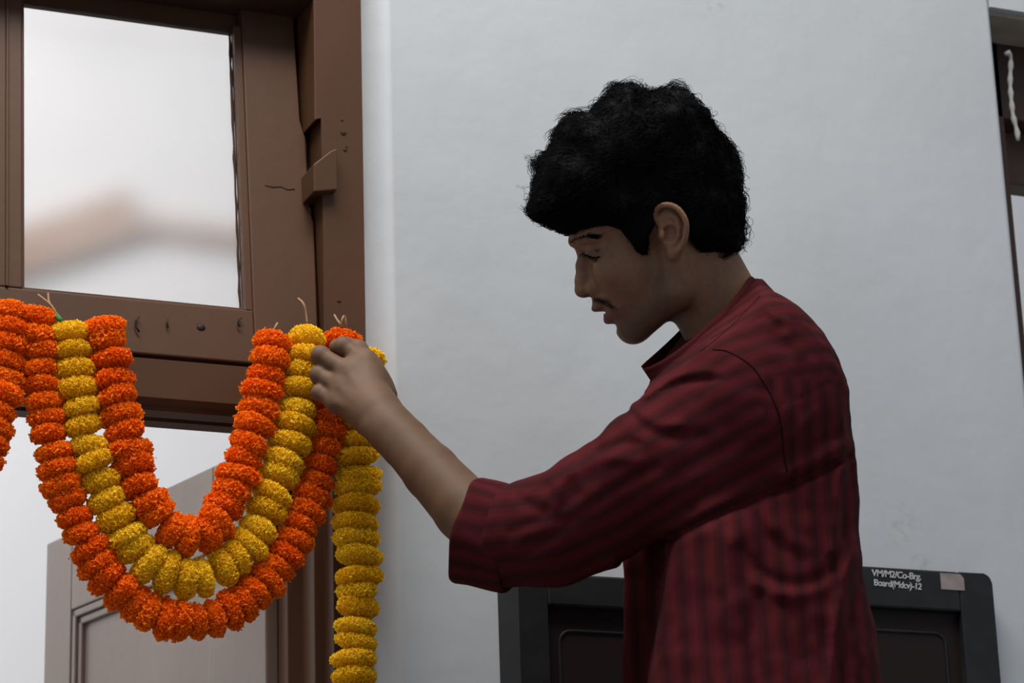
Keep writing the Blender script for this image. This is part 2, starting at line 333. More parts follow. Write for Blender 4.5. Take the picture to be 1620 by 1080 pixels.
# open door leaf in the far room
LT = onY(365, 690, FY)[2] + 0.030
E1 = onZ(74, 860, LT)[:2]; E0 = onZ(358, 727, LT)[:2]; H0 = E1 + (E0 - E1) * ((E1[1] - 0.165) / (E1[1] - E0[1]))
hx, hy = float(H0[0]), float(H0[1]); LW = float(np.linalg.norm(E1 - H0)); ang = math.atan2(E1[1] - hy, E1[0] - hx)
leaf = empty('door_2', (hx, hy, 0.01)); setp(leaf, 'open grey-brown panelled door leaf swung into the far room', kind='structure')
XL_T = Matrix.Translation((hx, hy, 0)) @ Matrix.Rotation(ang, 4, 'Z')
def lbox(name, s0, s1, t0, t1, z0, z1, m=M['leaf'], bev=0.002, par=leaf): return box(name, s0, s1, -t1, -t0, z0, z1, m, par, bev, XL_T)
def leaf_uz(px, py):
    """pixel -> (distance from hinge, height) on the leaf's front face"""
    n = np.array([-math.sin(ang), math.cos(ang), 0]); r = ray(px, py); p = CAM + r * (n.dot(np.array([hx, hy, 0]) - CAM) / n.dot(r))
    return (p[0] - hx) * math.cos(ang) + (p[1] - hy) * math.sin(ang), p[2]
sA, zA_ = leaf_uz(112, 965); sB, _ = leaf_uz(336, 1000)
lbox('stile', sA, LW, 0, 0.035, 0.01, LT); lbox('stile', 0, sB, 0, 0.035, 0.01, LT)
lbox('rail', sB, sA, 0, 0.035, zA_, LT); lbox('rail', sB, sA, 0, 0.035, 0.01, 0.25); lbox('rail', sB, sA, 0, 0.035, 0.95, 1.10)
for (z0, z1) in ((1.10, zA_), (0.25, 0.95)):
    lbox('panel', sB, sA, 0.012, 0.026, z0, z1)
    for k, (o, tdep) in enumerate(((0.0, 0.002), (0.011, 0.006))):
        lbox('moulding', sA - o - 0.011, sA - o, tdep, 0.03, z0 + o, z1 - o); lbox('moulding', sB + o, sB + o + 0.011, tdep, 0.03, z0 + o, z1 - o)
        lbox('moulding', sB + o, sA - o, tdep, 0.03, z1 - o - 0.011, z1 - o); lbox('moulding', sB + o, sA - o, tdep, 0.03, z0 + o, z0 + o + 0.011)

# window on the right edge
w2 = empty('window_2', (XR, 0.12, ZR)); setp(w2, 'dark brown wooden window frame in the opening at the right edge', kind='structure')
box('jamb', XR - 0.01, XR + 0.068, 0.09, 0.20, 0.9, ZR, M['dark_wood_and_shade'], w2, 0.002)
box('head', XR + 0.055, XR + 1.3, 0.09, 0.20, ZR - 0.12, ZR - 0.0065, M['dark_wood_and_shade'], w2, 0.002)
box('sill', XR + 0.055, XR + 1.3, 0.09, 0.20, 0.9, 0.96, M['dark_wood_and_shade'], w2, 0.002)
box('jamb', XR + 1.24, XR + 1.3, 0.09, 0.20, 0.96, ZR - 0.12, M['dark_wood_and_shade'], w2, 0.002)
box('shutter_rail', XR + 0.055, XR + 1.24, 0.13, 0.17, ZR - 0.20, ZR - 0.12, M['dark_wood_and_shade'], w2, 0.002)
rp = smooth_path([onY(1591, 86, 0.04), onY(1597, 84, 0.04), onY(1599, 100, 0.045), onY(1598, 130, 0.05), onY(1600, 160, 0.05), onY(1603, 185, 0.05), onY(1609, 208, 0.05), onY(1610, 222, 0.05)], 26)
v, f = tube_np(rp, [0.0025 + 0.0018 * (0.5 + 0.5 * math.sin(i * 1.7)) for i in range(26)], 7)
rope = link('rope', from_np('rope', v, f), M['rope'], None, True); setp(rope, 'short white cotton rope hanging in the window opening at right', 'rope')

# ------------------------------------------------------------------ display boards
def board(name, x0, x1, ztop, y_front, y_back, fw, label, side_r):
    b = empty(name, (x0, y_back, ztop - 0.9)); setp(b, label, 'display board')
    zb = ztop - 0.9
    # frame members, the corners slightly rounded
    box('frame_rail', x0 + fw, x1 - fw, y_front, y_back, ztop - fw * 1.05, ztop, M['black_board'], b, 0.003)
    box('frame_rail', x0 + fw, x1 - fw, y_front, y_back, zb, zb + fw, M['black_board'], b, 0.003)
    for xa, xb, s in ((x0, x0 + fw, -1), (x1 - fw, x1, 1)):
        pts = [(xa, zb), (xb, zb), (xb, ztop), (xa, ztop)]
        r = side_r; cpts = []
        if s > 0:
            cpts = [(xa, zb), (xb, zb)] + [(xb - r + r * math.cos(a), ztop - r + r * math.sin(a)) for a in np.linspace(0, math.pi / 2, 6)] + [(xa, ztop)]
        else:
            cpts = [(xa, zb), (xb, zb), (xb, ztop)] + [(xa + r - r * math.sin(a), ztop - r + r * math.cos(a)) for a in np.linspace(0, math.pi / 2, 6)]
        prism('frame_stile', cpts, y_front, y_back, M['black_board'], b, 0.0015, 'Y')
    yp = y_front + 0.012
    box('back_panel', x0 + fw - 0.004, x1 - fw + 0.004, yp, y_back - 0.002, zb + fw - 0.004, ztop - fw * 1.05 + 0.004, M['pinboard'], b)
    # inner beading with rounded corner
    xi0, xi1, zi1, zi0 = x0 + fw + 0.018, x1 - fw - 0.020, ztop - fw * 1.05 - 0.026, zb + fw + 0.02; r = 0.014
    path = [(xi0, yp, zi0)] + [(xi0 + r - r * math.cos(a), yp, zi1 - r + r * math.sin(a)) for a in np.linspace(0, math.pi / 2, 6)] + \
           [(xi1 - r + r * math.sin(a), yp, zi1 - r + r * math.cos(a)) for a in np.linspace(0, math.pi / 2, 6)] + [(xi1, yp, zi0)]
    v, f = tube_np(path, 0.0022, 6); link('beading', from_np('beading', v, f), M['black_board'], b, True)
    return b
B2Y = -0.030
b2x1 = onY(1573, 960, B2Y)[0]; b2z = onY(1500, 903, B2Y)[2]
bd2 = board('display_board', b2x1 - 0.36, b2x1, b2z, B2Y, -0.001, 0.048, 'black framed board with white hand lettering and a faded sticker on its top rail', 0.012)
B1Y = -0.062
b1x0 = onY(822, 1000, B1Y)[0]; b1z = onY(960, 911, B1Y)[2]
bd1 = board('display_board', b1x0, b1x0 + 0.290, b1z, B1Y, -0.001, 0.036, 'plain black framed board on the wall under the raised sleeve', 0.004)
def text_on(txt, px, py, size, Y, parent, ang=0.0, shear=0.12):
    cu = bpy.data.curves.new('lettering', 'FONT'); cu.body = txt; cu.size = size; cu.extrude = 0.0004; cu.shear = shear; cu.offset = 0.0002
    cu.space_character = 0.92
    o = bpy.data.objects.new('tmp_text', cu); col.objects.link(o)
    dg = bpy.context.evaluated_depsgraph_get(); me = bpy.data.meshes.new_from_object(o.evaluated_get(dg)); bpy.data.objects.remove(o)
    me.name = 'lettering'; me.materials.clear()
    p = onY(px, py, Y); me.transform(Matrix.Translation(tuple(p)) @ Matrix.Rotation(ang, 4, 'Y') @ Matrix.Rotation(math.pi / 2, 4, 'X'))
    l = link('lettering', me, M['chalk'], parent); l['label'] = 'white hand-painted letters'; return l
text_on('VM/M2/Co-Brg.', 1379, 910.5, 0.0118, B2Y - 0.0004, bd2, 0.02)
text_on('Board(Mdcv)-12', 1382, 925.5, 0.0112, B2Y - 0.0004, bd2, 0.03)
p0, p1 = onY(1487, 906, B2Y), onY(1526, 934, B2Y)
st = prism('sticker', [(p0[0], p1[2]), (p1[0], p1[2]), (p1[0], p0[2] - 0.005), (p1[0] - 0.005, p0[2]), (p0[0], p0[2])], B2Y - 0.0008, B2Y + 0.001, M['sticker'], bd2, 0, 'Y'); st['label'] = 'faded greyish paper sticker'

# ------------------------------------------------------------------ marigold garlands
def marigold(seed, R, H, npet, tight):
    r = np.random.default_rng(seed); vv = []; ff = []; tint = []
    # dense core
    bm = bmesh.new(); bmesh.ops.create_icosphere(bm, subdivisions=2, radius=1.0)
    for v in bm.verts:
        vv.append((v.co.x * R * 0.90, v.co.y * R * 0.90, v.co.z * H * 0.86)); tint.append(0.0)
    bm.verts.ensure_lookup_table()
    for f in bm.faces: ff.append(tuple(v.index for v in f.verts))
    bm.free()
    ga = math.pi * (3 - math.sqrt(5))
    lump = r.uniform(0, 6.28, 4)
    for i in range(npet):
        z = 1 - 2 * (i + 0.5) / npet; z = np.sign(z) * abs(z) ** 0.85; th = i * ga + r.normal(0, 0.12); z = np.clip(z + r.normal(0, 0.03), -1, 1)
        c = math.sqrt(max(0, 1 - abs(z) ** 3.0)) if not tight else math.sqrt(max(0, 1 - abs(z) ** 2.6))
        lum = 1 + 0.05 * math.sin(2 * th + lump[0]) + 0.04 * math.sin(3 * th + lump[1])
        rad = R * lum * (1 + r.normal(0, 0.035 if tight else 0.06))
        p = np.array([math.cos(th) * c * rad, math.sin(th) * c * rad, z * H * (1 + r.normal(0, 0.05))])
        n = np.array([math.cos(th) * c, math.sin(th) * c, z * 0.9 * (R / H) ** 0.3]); n /= np.linalg.norm(n) + 1e-9
        n += r.normal(0, 0.28, 3); n /= np.linalg.norm(n)
        s = np.cross(n, r.normal(0, 1, 3)); s /= np.linalg.norm(s); t = np.cross(n, s)
        w = R * (0.080 if tight else 0.098) * r.uniform(0.75, 1.25); L = R * (0.12 if tight else 0.165)
        base = p - n * L; k = len(vv); cup = r.uniform(0.25, 0.6) * w
        vv += [base - s * w * 0.35, base + s * w * 0.35, p - s * w - n * L * 0.25 + t * cup, p + s * w - n * L * 0.25 + t * cup,
               p - s * w * 0.55 + n * L * r.uniform(-.05, .12) - t * cup * r.uniform(.0, .8), p + s * w * 0.55 + n * L * r.uniform(-.05, .12) - t * cup * r.uniform(.0, .8), p - n * L * 0.1 + t * cup * .2]
        q = r.uniform(0.0, 0.35); tint += [q * .2, q * .2, q + .15, q + .15, q + .35, q + .35, q + .2]
        ff += [(k, k + 1, k + 6), (k, k + 6, k + 2), (k + 1, k + 3, k + 6), (k + 2, k + 6, k + 4), (k + 6, k + 3, k + 5), (k + 4, k + 6, k + 5)]
    me = from_np('marigold', vv, ff)
    at = me.attributes.new('tint', 'FLOAT', 'POINT'); at.data.foreach_set('value', np.array(tint, np.float32)); return me
PX = 2.93 / FPX                         # metres per pixel at the garlands
orange_meshes = [marigold(10 + i, 29.5 * PX, 16.5 * PX, 860, False) for i in range(5)]
yellow_meshes = [marigold(30 + i, 32.0 * PX, 15.5 * PX, 980, True) for i in range(5)]
for m_ in orange_meshes: m_.materials.append(M['orange'])
for m_ in yellow_meshes: m_.materials.append(M['yellow'])
def path_world(pix, Y):
    return smooth_path([onY(px, py, Y) for px, py in pix], 400)
def garland(name, pix, Y, meshes, pitch, label, rscale=1.0, twine=()):
    p = path_world(pix, Y); s = np.r_[0, np.cumsum(np.linalg.norm(np.diff(p, axis=0), axis=1))]
    root = empty(name, tuple(p[0])); setp(root, label, 'garland', 'marigold garlands on the door frame')
    n = max(2, int(round(s[-1] / (pitch * PX)))); us = (np.arange(n) + 0.5) * s[-1] / n
    us = us + rng.normal(0, 0.06, n) * pitch * PX
    v, f = tube_np(p[::8], 0.0012, 5); link('string', from_np('string', v, f), M['twine'], root)
    for i, u in enumerate(us):
        c = np.array([np.interp(u, s, p[:, k]) for k in range(3)])
        c2 = np.array([np.interp(min(u + 0.012, s[-1]), s, p[:, k]) for k in range(3)]); c1 = np.array([np.interp(max(u - 0.012, 0), s, p[:, k]) for k in range(3)])
        t = Vector(c2 - c1).normalized() + Vector(rng.normal(0, 0.09, 3)); c = c + rng.normal(0, 1.5, 3) * PX * np.array([1, 0.6, 0.7])
        o = bpy.data.objects.new('marigold_flower', meshes[int(rng.integers(len(meshes)))]); col.objects.link(o)
        o.parent = root; o.matrix_parent_inverse = Matrix.Translation(-Vector(root.location))
        q = t.to_track_quat('Z', 'Y').to_matrix().to_4x4() @ Matrix.Rotation(rng.uniform(0, 6.28), 4, 'Z')
        k = rscale * rng.uniform(0.90, 1.08)
        o.matrix_basis = Matrix.Translation(Vector(c)) @ q @ Matrix.Diagonal((k, k, rng.uniform(0.92, 1.12) * (pitch / 27.0), 1))
    for tw in twine:
        pts = smooth_path([onY(px, py, Y + dy) for px, py, dy in tw], 14)
        v, f = tube_np(pts, 0.0013, 5); link('twine_end', from_np('twine_end', v, f), M['twine'], root, True)
    return root
GY = -0.028
garland('marigold_garland', [(30, 484), (20, 510), (16, 545), (10, 585), (3, 620), (-8, 660), (-24, 715), (-46, 775), (-74, 830), (-110, 885)], GY, orange_meshes, 27, 'orange marigold garland running out of the picture at the left edge')
garland('marigold_garland', [(52, 492), (56, 535), (62, 588), (71, 641), (77, 689), (89, 730), (98, 766), (113, 801), (127, 843), (148, 881), (172, 914), (201, 944), (237, 970), (273, 982), (308, 985), (344, 976), (379, 956), (409, 929), (438, 896), (459, 861), (477, 825), (492, 790), (505, 748), (514, 707), (519, 671), (526, 625), (535, 580), (542, 530)], GY, orange_meshes, 26, 'long orange marigold garland, outermost of the three hanging swags',
        twine=([(542, 522, 0), (538, 512, -.01), (533, 505, 0), (529, 498, 0.01)], [(543, 524, 0), (541, 508, -.01), (545, 499, -.005), (547, 510, -.005), (548, 522, 0)]))
yellow_swag = garland('marigold_garland', [(108, 510), (112, 540), (116, 565), (118, 588), (121, 615), (127, 641), (133, 668), (137, 698), (145, 727), (157, 757), (169, 784), (178, 810), (193, 834), (207, 861), (231, 890), (261, 905), (290, 914), (326, 911), (361, 893), (394, 864), (409, 834), (424, 801), (438, 766), (447, 736), (459, 704), (465, 668), (473, 633), (478, 595), (482, 560), (486, 520)], GY - 0.006, yellow_meshes, 30, 'yellow marigold garland hanging as a swag between the two orange ones',
        twine=([(90, 500, 0), (86, 490, .0), (78, 480, .005), (60, 466, .015)], [(88, 496, 0), (78, 478, .012), (76, 464, .02)], [(486, 512, 0), (484, 495, 0), (480, 480, .0), (472, 472, .015)]))
garland('marigold_garland', [(160, 502), (167, 541), (174, 570), (178, 600), (187, 635), (193, 668), (201, 695), (207, 724), (215, 754), (228, 784), (243, 811), (264, 833), (288, 848), (314, 850), (338, 834), (354, 805), (370, 772), (380, 742), (391, 710), (403, 671), (412, 635), (418, 603), (424, 573), (432, 528)], GY - 0.010, orange_meshes, 28, 'short orange marigold garland, innermost of the three hanging swags', 1.06,
        twine=([(432, 524, 0), (436, 516, 0), (439, 511, .01)],))
garland('marigold_garland', [(577, 556), (574, 600), (571, 650), (568, 690), (566, 718), (566, 760), (566, 800), (563, 830), (565, 870), (566, 905), (564, 950), (563, 1000), (563, 1045), (562, 1090), (562, 1140)], GY - 0.004, yellow_meshes, 27.5, 'yellow marigold strand hanging straight down the right door jamb', 1.06)
v, f = tube_np(smooth_path([onY(88, 497, GY - .004), onY(92, 502, GY - .012), onY(97, 508, GY - .016)], 6), 0.003, 6)
link('stalk', from_np('stalk', v, f), M['stem'], yellow_swag, True)
# ------------------------------------------------------------------ signed-distance sculpting tools (camera-aligned metric space)
def smin(a, b, k):
    h = np.clip(0.5 + 0.5 * (b - a) / k, 0, 1); return b * (1 - h) + a * h - k * h * (1 - h)
def smax(a, b, k): return -smin(-a, -b, k)
def ell(p, c, r, rot=None):
    q = p - np.asarray(c, np.float32)
    if rot is not None: q = q @ rot
    r = np.asarray(r, np.float32); k0 = np.linalg.norm(q / r, axis=-1); k1 = np.linalg.norm(q / (r * r), axis=-1)
    return k0 * (k0 - 1.0) / np.maximum(k1, 1e-9)
def rcone(p, a, b, ra, rb):
    a = np.asarray(a, np.float32); b = np.asarray(b, np.float32); ba = b - a; pa = p - a
    h = np.clip((pa @ ba) / max(float(ba @ ba), 1e-12), 0, 1)
    return np.linalg.norm(pa - h[..., None] * ba, axis=-1) - (ra + (rb - ra) * h)
def chain(p, pts, rads, k=0.004):
    d = None
    for i in range(len(pts) - 1):
        e = rcone(p, pts[i], pts[i + 1], rads[i], rads[i + 1]); d = e if d is None else smin(d, e, k)
    return d
def vnoise(p, scale, seed=0):
    """smooth value noise, about -1..1"""
    q = p / scale + seed * 17.3; i = np.floor(q).astype(np.int64); f = (q - i).astype(np.float32); f = f * f * (3 - 2 * f); o = 0
    for dx in (0, 1):
        for dy in (0, 1):
            for dz in (0, 1):
                h = ((i[..., 0] + dx) * 73856093) ^ ((i[..., 1] + dy) * 19349663) ^ ((i[..., 2] + dz) * 83492791)
                h = (h ^ (h >> 13)) * 1274126177 & 0xffffff
                w = (f[..., 0] if dx else 1 - f[..., 0]) * (f[..., 1] if dy else 1 - f[..., 1]) * (f[..., 2] if dz else 1 - f[..., 2])
                o = o + w * (h / 8388607.5 - 1)
    return o.astype(np.float32)
def isosurface(fn, lo, hi, h, relax=2):
    """surface nets, evaluated only close to the surface"""
    lo = np.asarray(lo, np.float64); n = np.ceil((np.asarray(hi) - lo) / h / 4).astype(int) * 4 + 1; c = 4
    cg = np.stack(np.meshgrid(*[np.arange(0, m, c) for m in n], indexing='ij'), -1)
    fc = fn((lo + cg * h).astype(np.float32).reshape(-1, 3)).reshape(cg.shape[:3])
    F = np.kron(fc, np.ones((c, c, c), np.float32))[:n[0], :n[1], :n[2]].astype(np.float32)
    F = F[tuple(slice(0, m) for m in n)]
    near = np.abs(fc) < c * h * 1.9
    nf = np.kron(near, np.ones((c, c, c), bool))
    # include the half-block before each coarse node
    full = np.zeros(tuple(n + c), bool); s = nf.shape
    for ox in (0, c - 1):
        for oy in (0, c - 1):
            for oz in (0, c - 1):
                full[ox:ox + s[0], oy:oy + s[1], oz:oz + s[2]] |= nf[:full.shape[0] - ox, :full.shape[1] - oy, :full.shape[2] - oz]
    full = full[c - 1:, c - 1:, c - 1:][:n[0], :n[1], :n[2]]
    idx = np.argwhere(full)
    for k in range(0, len(idx), 400000):
        b = idx[k:k + 400000]; F[b[:, 0], b[:, 1], b[:, 2]] = fn((lo + b * h).astype(np.float32))
    S = F < 0
    def cut(a, x, y, z): return a[x:a.shape[0] - 1 + x, y:a.shape[1] - 1 + y, z:a.shape[2] - 1 + z]
    cnt = sum(cut(S, x, y, z).astype(np.int8) for x in (0, 1) for y in (0, 1) for z in (0, 1))
    cells = np.argwhere((cnt > 0) & (cnt < 8)); vid = np.full(cnt.shape, -1, np.int32); vid[tuple(cells.T)] = np.arange(len(cells))
    acc = np.zeros((len(cells), 3)); num = np.zeros(len(cells))
    for ax in range(3):
        o1, o2 = [a for a in range(3) if a != ax]
        for u in (0, 1):
            for v in (0, 1):
                A = cells.copy(); A[:, o1] += u; A[:, o2] += v; B = A.copy(); B[:, ax] += 1
                fa = F[tuple(A.T)].astype(np.float64); fb = F[tuple(B.T)].astype(np.float64); m = (fa < 0) != (fb < 0)
                t = fa / np.where(m, fa - fb, 1); P = A.astype(float); P[:, ax] += t
                acc[m] += P[m]; num[m] += 1
    V = lo + acc / num[:, None] * h
    quads = []
    for ax in range(3):
        o1, o2 = [(1, 2), (2, 0), (0, 1)][ax]
        sl0 = [slice(None)] * 3; sl1 = [slice(None)] * 3; sl0[ax] = slice(0, -1); sl1[ax] = slice(1, None)
        ch = S[tuple(sl0)] != S[tuple(sl1)]; E = np.argwhere(ch)
        ok = (E[:, o1] > 0) & (E[:, o2] > 0) & (E[:, o1] < n[o1] - 1) & (E[:, o2] < n[o2] - 1); E = E[ok]
        ins = S[tuple(E.T)]
        q = []
        for d1, d2 in ((0, 0), (-1, 0), (-1, -1), (0, -1)):
            e = E.copy(); e[:, o1] += d1; e[:, o2] += d2; q.append(vid[tuple(e.T)])
        q = np.stack(q, 1); q[~ins] = q[~ins][:, ::-1]; quads.append(q)
    Q = np.concatenate(quads); Q = Q[(Q >= 0).all(1)]
    lab = np.arange(len(V)); ea = Q.ravel(); eb = np.roll(Q, -1, 1).ravel()      # drop stray crumbs
    while True:
        la, lb = lab[ea], lab[eb]; lo_, hi_ = np.minimum(la, lb), np.maximum(la, lb); m = lo_ != hi_
        if not m.any(): break
        np.minimum.at(lab, hi_[m], lo_[m])
        while (lab[lab] != lab).any(): lab = lab[lab]
    cnt_ = np.bincount(lab, minlength=len(V)); keepv = cnt_[lab] > 0.05 * cnt_.max(); Q = Q[keepv[Q].all(1)]
    new = np.cumsum(keepv) - 1; V = V[keepv]; Q = new[Q]
    for _ in range(relax):
        a2 = np.zeros_like(V); k2 = np.zeros(len(V))
        for i in range(4):
            np.add.at(a2, Q[:, i], V[Q[:, (i + 1) % 4]]); np.add.at(k2, Q[:, i], 1)
        V = 0.5 * V + 0.5 * a2 / np.maximum(k2, 1)[:, None]
    return V, Q            # the mirrored camera space flips the winding, W() puts it right
def poly_sd(u, v, poly):
    """2-D signed distance to a polygon (negative inside)"""
    P = np.asarray(poly, np.float32); d = np.full(u.shape, 1e9, np.float32); s = np.zeros(u.shape, bool)
    for i in range(len(P)):
        a, b = P[i], P[(i + 1) % len(P)]; e = b - a; wx, wy = u - a[0], v - a[1]
        t = np.clip((wx * e[0] + wy * e[1]) / max(float(e @ e), 1e-9), 0, 1)
        d = np.minimum(d, (wx - e[0] * t) ** 2 + (wy - e[1] * t) ** 2)
        c = (a[1] > v) != (b[1] > v); xi = a[0] + (v - a[1]) * e[0] / (e[1] if abs(e[1]) > 1e-9 else 1e-9); s ^= c & (u < xi)
    d = np.sqrt(d); return np.where(s, -d, d)
def line_d(u, v, pts):
    P = np.asarray(pts, np.float32); d = np.full(u.shape, 1e9, np.float32)
    for a, b in zip(P[:-1], P[1:]):
        e = b - a; wx, wy = u - a[0], v - a[1]; t = np.clip((wx * e[0] + wy * e[1]) / max(float(e @ e), 1e-9), 0, 1)
        d = np.minimum(d, (wx - e[0] * t) ** 2 + (wy - e[1] * t) ** 2)
    return np.sqrt(d)
def dens(pts, n=24):
    p = np.asarray([(x, y, 0) for x, y in pts], float); return smooth_path(p, n)[:, :2]

DH = 2.75; S_ = DH / FPX                       # depth of the man's middle at head height, metres per pixel there
def hp(u, v, w=0.0): return np.array([(u - 810) * S_, -(v - 540) * S_, DH + w * S_], np.float32)   # head sculpting frame, w > 0 is away from camera
def hr(*r): return np.array(r, np.float32) * S_
def rotz(deg):                                  # rotation in the picture plane for ellipsoids, degrees clockwise on screen
    a = math.radians(-deg); return np.array([[math.cos(a), -math.sin(a), 0], [math.sin(a), math.cos(a), 0], [0, 0, 1]], np.float32)

# ---- head, neck
def ear_sdf(p, s):
    e = ell(p, hp(1056, 370, s * 101), hr(20, 36, 7), rotz(-14))
    e = smax(e, -ell(p, hp(1054, 367, s * 113), hr(17, 26, 11), rotz(-14)), 0.002)
    e = smax(e, -ell(p, hp(1051, 374, s * 106), hr(9, 12, 14)), 0.002)
    rim = [(1037, 359, 98), (1031, 349, 101), (1030, 339, 106), (1037, 332, 111), (1050, 330, 115), (1063, 335, 118), (1073, 347, 119), (1078, 361, 118), (1077, 378, 114), (1072, 393, 108), (1065, 403, 103)]
    rim = smooth_path(np.array(rim, float), 22)
    e = smin(e, chain(p, [hp(u, v, s * w) for u, v, w in rim], [4.4 * S_] * len(rim), 0.0015), 0.002)
    anti = [(1052, 346, 104), (1063, 352, 108), (1067, 365, 109), (1066, 378, 107), (1061, 389, 105)]
    e = smin(e, chain(p, [hp(u, v, s * w) for u, v, w in anti], [3.4 * S_] * 5, 0.0015), 0.002)
    e = smin(e, ell(p, hp(1058, 404, s * 100), hr(9, 11, 6)), 0.004)
    e = smin(e, ell(p, hp(1041, 375, s * 100), hr(6, 9, 8)), 0.003)
    e = smin(e, rcone(p, hp(1056, 370, s * 80), hp(1056, 370, s * 98), 22 * S_, 15 * S_), 0.004)
    e = smax(e, -ell(p, hp(1053, 373, s * 112), hr(10, 14, 16)), 0.002)
    e = smax(e, -ell(p, hp(1049, 372, s * 104), hr(6, 8, 20)), 0.002)
    e = smin(e, ell(p, hp(1041, 376, s * 106), hr(4.5, 8, 5)), 0.002)
    return e
def head_sdf(p):
    d = ell(p, hp(1034, 304), hr(134, 116, 103), rotz(-14))
    d = smin(d, ell(p, hp(955, 362), hr(52, 40, 74), rotz(-23)), 0.012)                 # forehead
    d = smin(d, ell(p, hp(1006, 427), hr(68, 92, 78), rotz(-23)), 0.014)                 # middle of the face
    d = smin(d, ell(p, hp(987, 478), hr(38, 36, 48), rotz(-23)), 0.010)                  # mouth area
    for s in (-1, 1):
        d = smin(d, ell(p, hp(978, 424, s * 50), hr(34, 26, 26), rotz(-10)), 0.022)      # cheekbone
        d = smin(d, rcone(p, hp(1003, 517, s * 19), hp(1062, 464, s * 68), 24 * S_, 25 * S_), 0.012)
        d = smin(d, rcone(p, hp(1062, 464, s * 68), hp(1062, 385, s * 80), 25 * S_, 22 * S_), 0.016)
        d = smin(d, rcone(p, hp(909, 381, s * 13), hp(934, 371, s * 54), 9.5 * S_, 11 * S_), 0.009)   # brow
    d = smin(d, ell(p, hp(1001, 519), hr(26, 25, 29)), 0.007)                           # chin
    d = smin(d, ell(p, hp(1024, 503), hr(34, 22, 38), rotz(-35)), 0.010)                 # under the jaw
    # neck
    d = smin(d, rcone(p, hp(1088, 402), hp(1172, 550, 5), 71 * S_, 70 * S_), 0.014)
    d = smin(d, rcone(p, hp(1172, 550, 5), hp(1182, 640, 0), 70 * S_, 85 * S_), 0.02)
    for s in (-1, 1): d = smin(d, rcone(p, hp(1085, 408, s * 64), hp(1122, 548, s * 34), 14 * S_, 13 * S_), 0.016)
    # eye sockets
    for s in (-1, 1):
        d = smax(d, -ell(p, hp(922, 406, s * 37), hr(18, 12, 23), rotz(-23)), 0.012)
        d = smin(d, ell(p, hp(944, 404, s * 35), hr(19, 17, 20)), 0.004)                 # lowered lid over the eyeball
        d = smin(d, rcone(p, hp(921, 395, s * 27), hp(940, 391, s * 50), 3.5 * S_, 3.0 * S_), 0.005)
        d = smax(d, -rcone(p, hp(921, 401, s * 24), hp(946, 399, s * 56), 1.2 * S_, 1.0 * S_), 0.003)   # crease of the upper lid
        d = smax(d, -rcone(p, hp(925, 413, s * 28), hp(946, 413, s * 54), 1.4 * S_, 1.0 * S_), 0.004)
    d = smin(d, ell(p, hp(927, 392), hr(15, 11, 15), rotz(-23)), 0.007)
    # nose
    n = chain(p, [hp(923, 399), hp(920.5, 420), hp(921.5, 444), hp(923, 456)], [8 * S_, 9 * S_, 11.5 * S_, 13 * S_], 0.004)
    n = smin(n, ell(p, hp(925, 459), hr(14.5, 10.5, 13), rotz(-12)), 0.005)
    for s in (-1, 1): n = smin(n, ell(p, hp(939, 457, s * 15), hr(12, 10.5, 9), rotz(-20)), 0.004)
    n = smin(n, rcone(p, hp(934, 404), hp(947, 450), 10 * S_, 18 * S_), 0.008)
    d = smin(d, n, 0.0055)
    for s in (-1, 1): d = smax(d, -ell(p, hp(932, 468, s * 8), hr(8, 4, 4.5), rotz(-10)), 0.002)
    for s in (-1, 1): d = smax(d, -rcone(p, hp(951, 446, s * 24), hp(959, 464, s * 28), 2.0 * S_, 1.5 * S_), 0.006)
    # lips and the slightly open mouth
    d = smin(d, ell(p, hp(955, 473), hr(19, 12, 27), rotz(-23)), 0.006)
    d = smin(d, ell(p, hp(950, 484), hr(15.5, 8.5, 23), rotz(-23)), 0.0035)
    d = smin(d, ell(p, hp(969, 503), hr(15, 10, 20), rotz(-23)), 0.004)
    d = smax(d, -ell(p, hp(947, 495.5), hr(17, 1.5, 30), rotz(-8)), 0.002)
    d = smax(d, -ell(p, hp(966, 520), hr(10, 5, 26), rotz(-23)), 0.005)
    # ears
    cu, cv_, cw = 810 + p[..., 0] / S_, 540 - p[..., 1] / S_, (p[..., 2] - DH) / S_
    for s in (-1, 1):
        m = (cw * s > 60) & (cu > 1005) & (cu < 1100) & (cv_ > 305) & (cv_ < 435)
        if m.any(): d = d.copy(); d[m] = smin(d[m], ear_sdf(p[m], s), 0.005)
    return d
lo = np.minimum(hp(880, 650, -140), hp(1260, 170, 140)); hi = np.maximum(hp(880, 650, -140), hp(1260, 170, 140))
hv, hq = isosurface(head_sdf, lo, hi, 0.00135, 1)

# ---- left arm and hand (camera space, metres)
SH, EL, WR = C3(880, 842, 2.620), C3(797, 866, 2.652), C3(600, 658, 2.815)
mm = 0.001
def K(px, py, d): return C3(px, py, d).astype(np.float32)
FING = {   # knuckle, middle joint, last joint, tip
    'index':  ([K(577, 572, 2.855), K(543, 547, 2.868), K(533, 548, 2.893), K(541, 556, 2.908)], [10.5, 9.3, 8.2, 6.8]),
    'middle': ([K(553, 590, 2.846), K(507, 561, 2.862), K(503, 566, 2.894), K(518, 572, 2.912)], [10.5, 9.3, 8.2, 6.8]),
    'ring':   ([K(541, 614, 2.840), K(504, 592, 2.858), K(503, 597, 2.890), K(518, 600, 2.905)], [10.0, 8.9, 7.8, 6.4]),
    'little': ([K(534, 637, 2.836), K(505, 621, 2.850), K(504, 624, 2.876), K(516, 626, 2.890)], [9.2, 8.0, 7.0, 5.8])}
